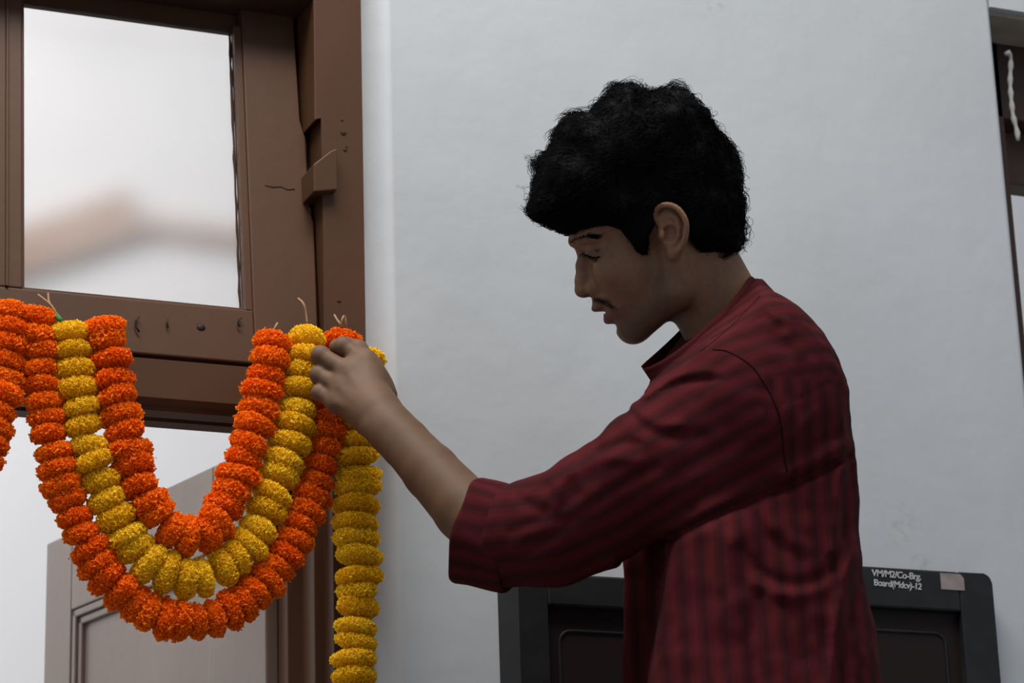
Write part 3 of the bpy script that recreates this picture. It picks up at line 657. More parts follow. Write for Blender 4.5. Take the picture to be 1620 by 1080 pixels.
def arm_sdf(p):
    d = chain(p, [SH, EL, K(737, 806, 2.698), K(682, 746, 2.745), K(640, 700, 2.782), WR], [0.036, 0.0365, 0.0335, 0.0298, 0.0268, 0.0240], 0.005)
    d = smin(d, rcone(p, K(618, 680, 2.795), K(592, 650, 2.822), 0.0235, 0.0245), 0.012)
    # palm: wrist to the four knuckles
    for f, ra in (('index', 0.0165), ('middle', 0.0165), ('ring', 0.0155), ('little', 0.0145)):
        d = smin(d, rcone(p, WR + (np.asarray(FING[f][0][0]) - WR) * 0.1, FING[f][0][0] + np.array([0, 0, .003], np.float32), 0.020, ra - 0.002), 0.012)
        d = smin(d, rcone(p, FING[f][0][0], FING[f][0][0], 0.0118, 0.0118), 0.006)
    d = smin(d, ell(p, K(573, 618, 2.853), (0.033, 0.036, 0.017)), 0.012)
    # thumb base and thumb, behind the index finger
    T = [K(604, 628, 2.852), K(588, 582, 2.878), K(566, 553, 2.893), K(549, 545, 2.908)]
    th = chain(p, T, [0.017, 0.0125, 0.0105, 0.0085], 0.006); d = smin(d, th, 0.010)
    for f, (j, r) in FING.items():
        c = chain(p, j, [x * mm for x in r], 0.003)
        c = smin(c, ell(p, j[1], (r[1] * mm * 1.12,) * 3), 0.003)
        d = smin(d, c, 0.0045)
    # tendons and wrist bone
    for f in FING:
        a = WR + (np.asarray(FING[f][0][0]) - WR) * 0.35 - np.array([0, 0, .019]); b = np.asarray(FING[f][0][0]) - np.array([0, 0, .009])
        d = smin(d, rcone(p, a, b, 0.002, 0.003), 0.006)
    d = smin(d, ell(p, K(588, 676, 2.796), (0.008, 0.008, 0.007)), 0.010)
    return d
allp = np.array([SH, EL, WR] + [q for f in FING.values() for q in f[0]]); lo = allp.min(0) - 0.06; hi = allp.max(0) + 0.06
lo2 = lo.copy(); hi2 = hi.copy(); hi2[0] = EL[0] + 0.05
av, aq = isosurface(arm_sdf, lo2, hi2, 0.0014, 1)

# ---- body frame: F forward (the way he faces), U up, L his left (towards the camera)
Rh = np.array([right[0], right[1], 0]); Rh /= np.linalg.norm(Rh); Fw = -Rh; Uw = np.array([0, 0, 1.0]); Lw = np.cross(Uw, Fw)
if Lw.dot(fwd) > 0: Lw = -Lw
OW = W(hp(1190, 440)); BM = np.stack([Fw, Uw, Lw]) @ M3            # rows: body axes in camera space
OC = toC(OW)
def body(p): return (p - OC) @ BM.T                               # camera space -> (f, u, l)
def unbody(q): return np.asarray(q) @ BM + OC
def mid(px, py, l=0.0):                                           # pixel -> (f, u) on the plane l
    r = np.array([(px - 810) / FPX, -(py - 540) / FPX, 1.0]); n = BM[2]; t = (l + n.dot(OC)) / n.dot(r); return body(r * t)[:2]
back_px = [(1187, 428), (1190, 440), (1212, 460), (1240, 503), (1272, 537), (1302, 572), (1322, 612), (1335, 650), (1341, 700), (1346, 750), (1353, 800), (1353, 840), (1354, 870), (1361, 920), (1374, 1000), (1386, 1080), (1400, 1200), (1404, 1300)]
front_px = [(1075, 440), (1070, 500), (1050, 560), (1027, 596), (1014, 645), (1008, 700), (994, 780), (988, 860), (987, 930), (988, 1000), (984, 1080), (980, 1200), (978, 1300)]
bk = np.array([mid(*q) for q in back_px]); fr = np.array([mid(*q) for q in front_px])
bk = bk[np.argsort(bk[:, 1])]; fr = fr[np.argsort(fr[:, 1])]
Bu = np.array([-0.80, -0.50, -0.35, -0.22, -0.15, -0.11, -0.085, -0.06, -0.035, -0.01, 0.02, 0.06]); Bl = np.array([0.205, 0.20, 0.190, 0.188, 0.194, 0.192, 0.178, 0.138, 0.088, 0.058, 0.042, 0.036])
n0, n1 = mid(1191, 440), mid(1028, 594)                           # neck opening: nape and front
def neck_cut(f, u, l):
    t = (f - n0[0]) / (n1[0] - n0[0]); return (u - (n0[1] + (n1[1] - n0[1]) * t - 0.42 * l)) * 0.70
def torso_sdf(q, grow=0.0):
    f, u, l = q[..., 0], q[..., 1], q[..., 2]
    fb = np.interp(u, bk[:, 1], bk[:, 0]); ff = np.interp(u, fr[:, 1], fr[:, 0]); B = np.interp(u, Bu, Bl) + grow
    A = (ff - fb) / 2 + grow; c = (ff + fb) / 2; e = 2.35
    k = (np.abs((f - c) / A) ** e + np.abs(l / B) ** e) ** (1 / e); return (k - 1) * np.minimum(A, B) * 0.9
ARM = [K(1175, 660, 2.560), K(1060, 735, 2.575), K(955, 800, 2.600), K(870, 840, 2.622), K(795, 851, 2.645)]
ARMR = [0.072, 0.066, 0.0575, 0.0525, 0.0495]
seam = dens([(1118, 556), (1133, 555), (1160, 560), (1187, 577), (1207, 603), (1223, 633), (1235, 667), (1240, 720), (1247, 756)], 20)
CREASE = [   # picture polyline, depth in metres (negative = ridge), width in pixels
    ([(1341, 722), (1300, 742), (1250, 765), (1150, 808), (1060, 850), (985, 886)], 0.010, 8),
    ([(1335, 705), (1290, 728), (1240, 750)], -0.005, 12),
    ([(1172, 868), (1195, 900), (1230, 920), (1270, 924), (1312, 904), (1348, 862)], 0.0045, 11),
    ([(1160, 858), (1192, 916), (1230, 938), (1272, 940), (1318, 920), (1352, 876)], -0.003, 12),
    ([(1180, 805), (1215, 850), (1265, 885)], 0.002, 10), ([(1190, 795), (1230, 838), (1280, 868)], -0.0015, 10),
    ([(1334, 730), (1322, 800), (1318, 870)], -0.007, 9), ([(1345, 740), (1338, 800), (1334, 850)], 0.006, 6),
    ([(1350, 858), (1335, 920), (1322, 1000), (1312, 1085)], -0.008, 10), ([(1364, 905), (1352, 950), (1342, 1010), (1335, 1085)], 0.007, 9),
    ([(1200, 940), (1190, 1000), (1200, 1085)], 0.004, 10), ([(1240, 955), (1262, 1010), (1270, 1085)], 0.004, 10),
    ([(1110, 860), (1100, 960), (1090, 1085)], 0.003, 14), ([(1150, 850), (1155, 950), (1160, 1085)], -0.004, 12),
    ([(818, 786), (850, 806), (880, 806), (915, 782)], 0.0035, 9), ([(868, 770), (874, 790), (862, 812)], 0.0035, 9), ([(905, 742), (884, 770), (880, 800)], -0.004, 9),
    ([(808, 842), (850, 825), (900, 822)], 0.003, 8),
    ([(995, 650), (1015, 672), (1050, 690), (1105, 688)], 0.0045, 11), ([(1000, 640), (1035, 668), (1075, 672)], -0.005, 9),
    ([(1018, 642), (1052, 618), (1085, 603), (1140, 600)], 0.0045, 7), ([(1020, 628), (1060, 600), (1120, 585)], -0.004, 8),
    ([(830, 872), (900, 828), (965, 780), (1040, 740)], 0.003, 10), ([(850, 890), (960, 830), (1080, 770), (1180, 720)], -0.0035, 16),
    ([(950, 715), (985, 700), (1010, 702)], 0.004, 7), ([(905, 748), (960, 725), (1010, 730)], -0.004, 10),
    ([(1176, 516), (1198, 508), (1218, 506), (1236, 518)], 0.0025, 8), ([(1205, 470), (1240, 520), (1262, 560)], -0.003, 10),
    ([(1208, 462), (1182, 488), (1160, 510), (1135, 532), (1100, 558), (1062, 588), (1044, 606)], 0.0035, 4),
    ([(1232, 642), (1270, 628), (1312, 606)], 0.0016, 3), ([(1255, 690), (1275, 670), (1290, 650)], -0.003, 9), ([(1262, 712), (1290, 700), (1325, 690)], 0.003, 8),
    ([(1250, 640), (1252, 690), (1262, 735)], -0.003, 7)]
CREASE = [(dens(p_, 14), a_, w_) for p_, a_, w_ in CREASE]
gap = np.array([mid(1062, 860, 0.10), mid(1052, 900, 0.10), mid(1038, 1000, 0.10), mid(1030, 1080, 0.10), mid(1022, 1300, 0.10)]); gap = gap[np.argsort(gap[:, 1])]
def shirt_sdf(p):
    q = body(p); d = torso_sdf(q)
    f, u, l = q[..., 0], q[..., 1], q[..., 2]
    d = smax(d, neck_cut(f, u, l), 0.004)
    d = smin(d, ell(p, K(1188, 650, 2.575), (0.075, 0.072, 0.062)), 0.035)
    # open front: the near panel ends further back than the far one
    fg = np.interp(u, gap[:, 1], gap[:, 0]); slab = np.maximum(np.maximum(fg - f, -0.015 - l), u - (gap[-1, 1] + 0.05)); d = smax(d, -slab, 0.006)
    a = chain(p, ARM, ARMR, 0.02); d = smin(d, a, 0.022)
    # far sleeve hanging on his other side
    d = smin(d, chain(p, [unbody([0.0, -0.10, -0.17]), unbody([0.02, -0.38, -0.215]), unbody([0.085, -0.46, -0.215])], [0.066, 0.056, 0.05], 0.02), 0.03)
    px = 810 + FPX * p[..., 0] / p[..., 2]; py = 540 - FPX * p[..., 1] / p[..., 2]
    near = np.clip((l - 0.015) / 0.06, 0, 1); m = (near > 0) & (np.abs(d) < 0.03)
    if m.any():
        dis = np.zeros(int(m.sum()), np.float32); pu, pv = px[m], py[m]
        for pl, am, w in CREASE:
            x0_, y0_ = pl.min(0) - 3 * w; x1_, y1_ = pl.max(0) + 3 * w; k_ = (pu > x0_) & (pu < x1_) & (pv > y0_) & (pv < y1_)
            if k_.any(): dis[k_] += am * np.exp(-(line_d(pu[k_], pv[k_], pl) / w) ** 2)
        d = d.copy(); d[m] += dis * near[m] * 0.62
    d = d + 0.0022 * vnoise(p * np.array([1, 1, .7], np.float32), 0.035, 1) + 0.0010 * vnoise(p, 0.014, 2)
    cuffcut = (p - K(800, 852, 2.648)) @ (np.asarray(CUFF_AX, np.float32)); d = np.where(px < 900, smax(d, cuffcut - 0.012, 0.004), d)
    return np.maximum(d, -0.74 - u)
CUFF_AX = K(741, 840, 2.662) - K(815, 855, 2.648); CUFF_AX /= np.linalg.norm(CUFF_AX)
lo = np.array([C3(740, 1080, 2.6)[0], unbody([0, -0.78, 0.1])[1] - 0.05, 2.26]); hi = np.array([C3(1420, 500, 2.8)[0] + 0.02, C3(800, 420, 2.75)[1], 3.02])
sv, sq = isosurface(shirt_sdf, lo, hi, 0.0030, 1)

# ---- person object
FEET = OW + Fw * 0.05 - Uw * 1.44
person = empty('person', tuple(FEET)); setp(person, 'young man in a dark red striped shirt reaching out to hang a marigold garland', 'person')
M['skin'] = attr_mat('brown skin', 0.6, 0.25, bump=(220, 0.10, 0.0012))
bsdf = M['skin'].node_tree.nodes['Principled BSDF']
bsdf.inputs['Subsurface Weight'].default_value = 0.10; bsdf.inputs['Subsurface Radius'].default_value = (0.006, 0.003, 0.0015); bsdf.inputs['Subsurface Scale'].default_value = 1.0
M['shirt'] = mat('dark red striped cotton', (0.2, 0.02, 0.03), 0.9, 0.04, bump=(900, 0.25, 0.0006))
nt = M['shirt'].node_tree; b = nt.nodes['Principled BSDF']
at = nt.nodes.new('ShaderNodeAttribute'); at.attribute_name = 'stripe'
nz = nt.nodes.new('ShaderNodeTexNoise'); nz.inputs['Scale'].default_value = 55; nz.inputs['Detail'].default_value = 4
tcn = nt.nodes.new('ShaderNodeTexCoord'); nt.links.new(tcn.outputs['Object'], nz.inputs['Vector'])
mu = nt.nodes.new('ShaderNodeMath'); mu.operation = 'MULTIPLY'; mu.inputs[1].default_value = 2 * math.pi / 0.0185; nt.links.new(at.outputs['Fac'], mu.inputs[0])
ad = nt.nodes.new('ShaderNodeMath'); ad.operation = 'MULTIPLY_ADD'; ad.inputs[1].default_value = 1.6; nt.links.new(nz.outputs[0], ad.inputs[0]); nt.links.new(mu.outputs[0], ad.inputs[2])
sn = nt.nodes.new('ShaderNodeMath'); sn.operation = 'SINE'; nt.links.new(ad.outputs[0], sn.inputs[0])
mu2 = nt.nodes.new('ShaderNodeMath'); mu2.operation = 'MULTIPLY'; mu2.inputs[1].default_value = 3 * 2 * math.pi / 0.0185; nt.links.new(at.outputs['Fac'], mu2.inputs[0])
sn2 = nt.nodes.new('ShaderNodeMath'); sn2.operation = 'SINE'; nt.links.new(mu2.outputs[0], sn2.inputs[0])
ad2 = nt.nodes.new('ShaderNodeMath'); ad2.operation = 'MULTIPLY_ADD'; ad2.inputs[1].default_value = 0.3; nt.links.new(sn2.outputs[0], ad2.inputs[0]); nt.links.new(sn.outputs[0], ad2.inputs[2])
cr = nt.nodes.new('ShaderNodeValToRGB'); cr.color_ramp.elements[0].position = 0.15; cr.color_ramp.elements[1].position = 0.85
mrr = nt.nodes.new('ShaderNodeMapRange'); mrr.inputs['From Min'].default_value = -1.1; mrr.inputs['From Max'].default_value = 1.1; nt.links.new(ad2.outputs[0], mrr.inputs['Value'])
cr.color_ramp.elements[0].color = (0.038, 0.0080, 0.0092, 1); cr.color_ramp.elements[1].color = (0.070, 0.0100, 0.0120, 1)
nt.links.new(mrr.outputs[0], cr.inputs[0]); nt.links.new(cr.outputs[0], b.inputs['Base Color'])
b.inputs['Sheen Weight'].default_value = 0.0; b.inputs['Sheen Roughness'].default_value = 0.4; b.inputs['Sheen Tint'].default_value = (0.8, 0.2, 0.2, 1)
M['hair'] = mat('black hair', (0.0035, 0.0035, 0.004), 0.6, 0.03)
M['trouser'] = mat('dark trousers', (0.03, 0.03, 0.04), 0.8, 0.2)

def proj(v): return 810 + FPX * v[:, 0] / v[:, 2], 540 - FPX * v[:, 1] / v[:, 2]
def gauss(u, v, c, r): return np.exp(-(((u - c[0]) / r[0]) ** 2 + ((v - c[1]) / r[1]) ** 2))
# skin colours: lips, beard shadow, rosier hand
hu, hvv = 810 + hv[:, 0] / S_, 540 - hv[:, 1] / S_
base = np.array([0.208, 0.111, 0.062]); colh = np.tile(base, (len(hv), 1))
def blend(colr, wgt, c): return colr * (1 - wgt[:, None]) + np.asarray(c) * wgt[:, None]
jaw = np.clip(1 - line_d(hu, hvv, [(985, 520), (1020, 505), (1050, 470), (1040, 420)]) / 42, 0, 1) ** 0.8 * np.clip((hvv - 405) / 40, 0, 1)
colh = blend(colh, 0.72 * jaw, (0.075, 0.045, 0.032))
colh = blend(colh, 0.75 * np.clip(gauss(hu, hvv, (952, 476), (14, 6)), 0, 1), (0.035, 0.024, 0.02))
colh = blend(colh, 0.85 * np.clip(1.4 * gauss(hu, hvv, (944, 487), (13, 7)), 0, 1), (0.150, 0.062, 0.050))
colh = blend(colh, 0.9 * np.clip(1.5 * gauss(hu, hvv, (962, 504), (12, 9)), 0, 1), (0.170, 0.060, 0.050))
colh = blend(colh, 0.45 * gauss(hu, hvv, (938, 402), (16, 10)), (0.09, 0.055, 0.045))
colh = blend(colh, 0.5 * gauss(hu, hvv, (1055, 352), (26, 34)) * (np.abs(hv[:, 2] - DH) > 0.055), (0.34, 0.165, 0.098))  # upper ear painted lighter and warmer, as if lit from above
mot = 1 + 0.10 * vnoise(hv, 0.0035, 31) + 0.07 * vnoise(hv, 0.011, 32); colh = colh * mot[:, None]
cola = np.tile(np.array([0.098, 0.050, 0.024]), (len(av), 1)); au, avv = proj(av)
cola = blend(cola, np.clip((640 - au) / 60, 0, 1), (0.138, 0.076, 0.044))
cola = blend(cola, np.clip(0.25 * vnoise(av * np.array([1, 1, 1.]), 0.012, 5), 0, 1), (0.075, 0.040, 0.022))
# inner torso (under the shirt), other arm with its hand
def inner_sdf(p):
    q = body(p); d = torso_sdf(q, -0.055); d = smax(d, q[..., 1] + 0.11, 0.03)
    RA = [unbody([0.02, -0.36, -0.215]), unbody([0.165, -0.475, -0.170]), unbody([0.180, -0.52, -0.165])]
    a = chain(p, [unbody([0.0, -0.14, -0.13])] + RA, [0.045, 0.04, 0.027, 0.03], 0.01)
    for k in range(4):
        b0 = unbody([0.165 + 0.012 * k, -0.55 - 0.0 * k, -0.185 + 0.017 * k]); b1 = unbody([0.170 + 0.010 * k, -0.590, -0.182 + 0.017 * k]); b2 = unbody([0.150 + 0.010 * k, -0.620, -0.180 + 0.017 * k])
        a = smin(a, chain(p, [RA[2], b0, b1, b2], [0.02, 0.0095, 0.0085, 0.007], 0.004), 0.006)
    a = smin(a, chain(p, [RA[1], unbody([0.200, -0.525, -0.135]), unbody([0.190, -0.56, -0.125])], [0.02, 0.011, 0.008], 0.005), 0.006)
    d = smin(smax(d, -0.62 - q[..., 1], 0.01), chain(p, ARM, [r - 0.024 for r in ARMR], 0.01), 0.02)
    d = smin(d, rcone(p, hp(1178, 600), unbody([0.0, -0.2, 0.0]), 66 * S_, 0.06), 0.02)
    return np.minimum(d, a)
iv, iq = isosurface(inner_sdf, lo + np.array([0.02, 0, 0]), hi, 0.0045, 1)
coli = np.tile(np.array([0.30, 0.185, 0.115]), (len(iv), 1))
V = np.concatenate([hv, av, iv]); Q = np.concatenate([hq, aq + len(hv), iq + len(hv) + len(av)]); COL = np.concatenate([colh, cola, coli])
def sculpt(name, V, Q, m, parent, colors=None, stripe=None):
    me = fast_mesh(name, W(V), Q); me.materials.append(m)
    if colors is not None:
        a = me.color_attributes.new('Col', 'FLOAT_COLOR', 'POINT'); a.data.foreach_set('color', np.c_[colors, np.ones(len(V))].astype(np.float32).ravel())
    if stripe is not None:
        a = me.attributes.new('stripe', 'FLOAT', 'POINT'); a.data.foreach_set('value', stripe.astype(np.float32))
    return link(name, me, None, parent, True)
sculpt('body', V, Q, M['skin'], person, COL)

# ---- shirt with sleeve cuff and collar
su, svv = proj(sv); sb = body(sv)
axis_px = np.array([(1200, 655), (1060, 735), (955, 800), (870, 838), (760, 850)], np.float32)
near = np.zeros(len(sv)); best = np.full(len(sv), 1e9)
for a_, b_ in zip(axis_px[:-1], axis_px[1:]):
    e = b_ - a_; L2 = float(e @ e); t = np.clip(((su - a_[0]) * e[0] + (svv - a_[1]) * e[1]) / L2, 0, 1)
    dx, dy = su - a_[0] - e[0] * t, svv - a_[1] - e[1] * t; dd = np.hypot(dx, dy); sg = np.sign(e[0] * dy - e[1] * dx)
    m_ = dd < best; best[m_] = dd[m_]; near[m_] = (sg * dd)[m_]
s_sleeve = near * S_ * 0.95
arm_d = chain(sv.astype(np.float32), [q.astype(np.float32) for q in ARM], ARMR, 0.02)
seam_x = np.interp(svv, seam[:, 1], seam[:, 0]); low_y = np.interp(su, [985, 1060, 1150, 1250, 1341], [886, 850, 808, 765, 722])
is_sleeve = (sb[:, 2] > 0.0) & (((su < seam_x) & (svv > 540) & (svv < low_y)) | (su < 985))
s_body = sb[:, 0] + 0.25 * np.where(sb[:, 2] > 0, 0, 0)
yoke_y = np.interp(su, [1130, 1232, 1312, 1345], [575, 643, 606, 595])
is_yoke = (~is_sleeve) & (svv < yoke_y) & (sb[:, 1] > -0.17)
s_yoke = sb[:, 1] * 0.9 + sb[:, 0] * 0.35
stripe = np.where(is_sleeve, s_sleeve, np.where(is_yoke, s_yoke, s_body))
shirt = sculpt('shirt', sv, sq, M['shirt'], person, None, stripe); shirt['label'] = 'dark red striped cotton shirt'
M['seam'] = mat('dark red seam thread', (0.020, 0.003, 0.004), 0.9, 0.05)
def on_shirt(pix):
    pix = np.asarray(pix, float); r_ = np.stack([(pix[:, 0] - 810) / FPX, -(pix[:, 1] - 540) / FPX, np.ones(len(pix))], 1); t_ = np.full(len(pix), 2.40)
    for _ in range(60): t_ = t_ + np.maximum(shirt_sdf((r_ * t_[:, None]).astype(np.float32)), 0) * 0.7
    ok = t_ < 3.0; return (r_ * t_[:, None])[ok]
for nm, line, rr in (('armhole_seam', [(1128, 553), (1145, 554), (1160, 560), (1187, 577), (1207, 603), (1223, 633), (1235, 667), (1240, 720), (1245, 745)], 0.0009),
                     ('yoke_seam', [(1234, 642), (1270, 628), (1308, 608)], 0.0006), ('collar_seam', [(1203, 468), (1182, 490), (1160, 513), (1135, 535), (1108, 556)], 0.0007)):
    v, f = tube_np(on_shirt(dens(line, 26)), rr, 5); link(nm, from_np(nm, W(v), f), M['seam'], shirt, True)
# turned-up cuff: an open double-walled tube round the forearm
ax0, ax1 = K(818, 857, 2.646), K(741, 840, 2.662); A = ax1 - ax0; LA = np.linalg.norm(A); A = A / LA
e1 = np.array([0, 1, 0], np.float32) - A * A[1]; e1 /= np.linalg.norm(e1); e2 = np.cross(A, e1)
nr, ns = 64, 15; cv = []; cs = []
for wall in (0, 1):
    for i in range(ns):
        t = i / (ns - 1)
        for k in range(nr):
            th = 2 * math.pi * k / nr; c_, s_2 = math.cos(th), math.sin(th)
            r = 0.0535 + 0.0012 * math.sin(3 * th + 1) + 0.0010 * math.sin(7 * th + 4 * t) - wall * 0.0035 + (0.0018 * t)
            if i == 0: r -= 0.0015
            skew = -0.002 * c_ * t          # the upper edge sits back a little
            cv.append(ax0 + A * (LA * t + skew * t + 0.0012 * math.sin(5 * th) * t) + e1 * c_ * r * 1.02 + e2 * s_2 * r * 0.98); cs.append(th * 0.05)
F_ = []
def vi(w, i, k): return w * nr * ns + i * nr + k % nr
for i in range(ns - 1):
    for k in range(nr):
        F_.append((vi(0, i, k), vi(0, i, k + 1), vi(0, i + 1, k + 1), vi(0, i + 1, k))); F_.append((vi(1, i, k), vi(1, i + 1, k), vi(1, i + 1, k + 1), vi(1, i, k + 1)))
for k in range(nr):
    F_.append((vi(0, ns - 1, k), vi(0, ns - 1, k + 1), vi(1, ns - 1, k + 1), vi(1, ns - 1, k))); F_.append((vi(0, 0, k + 1), vi(0, 0, k), vi(1, 0, k), vi(1, 0, k + 1)))
cuff = sculpt('cuff', np.array(cv), np.array(F_), M['shirt'], shirt, None, np.array(cs))
# band collar standing round the neck opening
def collar_pt(th, h):
    cth, sth = math.cos(th), math.sin(th)
    fm = (n0[0] + n1[0]) / 2; fr_ = (n1[0] - n0[0]) / 2
    f_ = fm + fr_ * 1.0 * cth; l_ = 0.062 * sth * (1.0 - 0.15 * cth)
    t = (f_ - n0[0]) / (n1[0] - n0[0]); u_ = n0[1] + (n1[1] - n0[1]) * t - 0.42 * l_
    return f_, u_, l_
cv = []; cs = []; nk = 72; nh = 6; F_ = []
gapc = 0.20
for wall in (0, 1):
    for j in range(nh):
        h = j / (nh - 1)
        for k in range(nk):
            th = gapc + (2 * math.pi - 2 * gapc) * k / (nk - 1); f_, u_, l_ = collar_pt(th, h); cth, sth = math.cos(th), math.sin(th)
            outw = 0.012 * (1 - h) - wall * 0.0025; hgt = -0.016 + 0.022 * h
            front = max(0.0, cth) ** 3
            q = np.array([f_ + cth * outw * 0.6 + hgt * 0.62 + front * 0.006 * h, u_ + hgt * 0.75 + front * 0.004 * h, l_ + sth * outw])
            cv.append(unbody(q)); cs.append(0.017 * 2.2 * h + 0.002)
def ci(w, j, k): return w * nh * nk + j * nk + k
for j in range(nh - 1):
    for k in range(nk - 1):
        F_.append((ci(0, j, k), ci(0, j + 1, k), ci(0, j + 1, k + 1), ci(0, j, k + 1))); F_.append((ci(1, j, k), ci(1, j, k + 1), ci(1, j + 1, k + 1), ci(1, j + 1, k)))
for k in range(nk - 1): F_.append((ci(0, nh - 1, k), ci(1, nh - 1, k), ci(1, nh - 1, k + 1), ci(0, nh - 1, k + 1)))
for j in range(nh - 1):
    F_.append((ci(0, j, 0), ci(1, j, 0), ci(1, j + 1, 0), ci(0, j + 1, 0))); F_.append((ci(0, j, nk - 1), ci(0, j + 1, nk - 1), ci(1, j + 1, nk - 1), ci(1, j, nk - 1)))
sculpt('collar', np.array(cv), np.array(F_), M['shirt'], shirt, None, np.array(cs))

# ---- hair: a sculpted curly mass with loose strands
outline = [(891, 369), (873, 362), (855, 352), (844, 340), (840, 322), (848, 300), (852, 280), (855, 255), (872, 237), (880, 222), (884, 205), (905, 184), (935, 180), (950, 160), (976, 137), (1000, 132), (1020, 142), (1049, 142), (1075, 140), (1093, 150), (1111, 167), (1130, 198), (1150, 220), (1162, 247), (1170, 273), (1170, 300), (1176, 322), (1174, 353), (1178, 375), (1168, 398), (1152, 408), (1129, 418), (1090, 440), (1000, 440), (930, 390)]
trim = [(820, 100), (1250, 100), (1250, 440), (1165, 402), (1150, 411), (1129, 418), (1107, 408), (1089, 388), (1080, 345), (1062, 326), (1040, 327), (1026, 345), (1030, 362), (1020, 375), (1022, 405), (1012, 409), (1005, 405), (995, 388), (978, 366), (958, 360), (930, 366), (905, 371), (888, 370), (870, 362), (840, 350), (800, 340)]
def hair_sdf(p):
    u = 810 + p[..., 0] / S_; v = 540 - p[..., 1] / S_; w = (p[..., 2] - DH) / S_
    dd = -poly_sd(u, v, outline); R = 92.0
    lump = 7.0 * vnoise(p, 0.030, 11) + 3.5 * vnoise(p, 0.013, 12)
    F = (np.sqrt(np.maximum(0, 1 - dd / R) ** 2 + (w / 111.0) ** 2) - 1) * R * 0.85 + np.clip(lump, -8, 8) * 0.7
    return smax(F, poly_sd(u, v, trim) + 2.0 * vnoise(p, 0.006, 13), 7.0) * S_
lo = hp(815, 445, -130); hi = hp(1200, 105, 130); lo, hi = np.minimum(lo, hi), np.maximum(lo, hi)
xv, xq = isosurface(hair_sdf, lo, hi, 0.0020, 1)
nrm = np.zeros_like(xv); fnm = np.cross(xv[xq[:, 1]] - xv[xq[:, 0]], xv[xq[:, 2]] - xv[xq[:, 0]])
for i in range(4): np.add.at(nrm, xq[:, i], fnm)
nrm /= np.linalg.norm(nrm, axis=1, keepdims=True) + 1e-12
cen = hp(1030, 300); 
if np.mean(np.sum(nrm * (xv - cen), 1)) < 0: nrm = -nrm
hair = sculpt('hair', xv, xq, M['hair'], person); hair['label'] = 'short black curly hair'
# curls
NS = 15000; pick = rng.integers(0, len(xv), NS); seg = 9
P0 = xv[pick] - nrm[pick] * 0.002; N0 = nrm[pick]
flow = np.stack([vnoise(P0.astype(np.float32), 0.03, 21 + i) for i in range(3)], 1) + np.array([-0.35, -0.35, 0.0])
flow -= N0 * np.sum(flow * N0, 1, keepdims=True); flow /= np.linalg.norm(flow, axis=1, keepdims=True) + 1e-9
Bn = np.cross(N0, flow); Ls = rng.uniform(0.012, 0.026, NS); lift = rng.uniform(0.000, 0.0045, NS) + (rng.random(NS) < 0.05) * rng.uniform(0.003, 0.008, NS)
down = np.clip((540 - P0[:, 1] / S_ * 1.0 - 540 + 0) * 0 + ((540 - P0[:, 1] / S_) - 0) * 0 + 1, 0, 1)
ph = rng.uniform(0, 6.28, NS); wav = rng.uniform(0.0015, 0.0038, NS); fr_q = rng.uniform(0.7, 1.5, NS)
T_ = np.linspace(0, 1, seg)
pts = P0[:, None] + flow[:, None] * (Ls[:, None] * T_)[..., None] * 0.8 + N0[:, None] * (lift[:, None] * np.sin(T_ * math.pi * 0.8) + 0.002 * T_ - 0.25 * Ls[:, None] * 0.3 * T_ ** 2)[..., None] \
    + Bn[:, None] * (wav[:, None] * np.sin(ph[:, None] + T_ * 6.28 * fr_q[:, None]))[..., None] + N0[:, None] * (0.5 * wav[:, None] * np.cos(ph[:, None] + T_ * 6.28 * fr_q[:, None]))[..., None]
uu = 810 + pts[..., 0] / S_; vv_ = 540 - pts[..., 1] / S_
keep = (poly_sd(uu.reshape(-1).astype(np.float32), vv_.reshape(-1).astype(np.float32), trim).reshape(NS, seg) < 3).all(1)
pts = pts[keep]; NB = len(pts)
# loose curls standing off the silhouette
def strands_mesh(pts, r0, tip=0.35):
    n, s, _ = pts.shape; t = np.gradient(pts, axis=1); t /= np.linalg.norm(t, axis=2, keepdims=True) + 1e-12
    ref = np.array([0.31, 0.47, 0.83]); a = np.cross(t, ref); a /= np.linalg.norm(a, axis=2, keepdims=True) + 1e-12; b = np.cross(t, a)
    rad = r0 * np.linspace(1, tip, s)[None, :, None]; V = []
    for k in range(3):
        th = 2 * math.pi * k / 3; V.append(pts + rad * (math.cos(th) * a + math.sin(th) * b))
    V = np.stack(V, 2).reshape(-1, 3); base = (np.arange(n)[:, None] * s + np.arange(s - 1)[None]) * 3; q = []
    for k in range(3):
        k2 = (k + 1) % 3; q.append(np.stack([base + k, base + 3 + k, base + 3 + k2, base + k2], -1).reshape(-1, 4))
    return V, np.concatenate(q)
v1, q1 = strands_mesh(pts, 0.00042)
flyaway = []
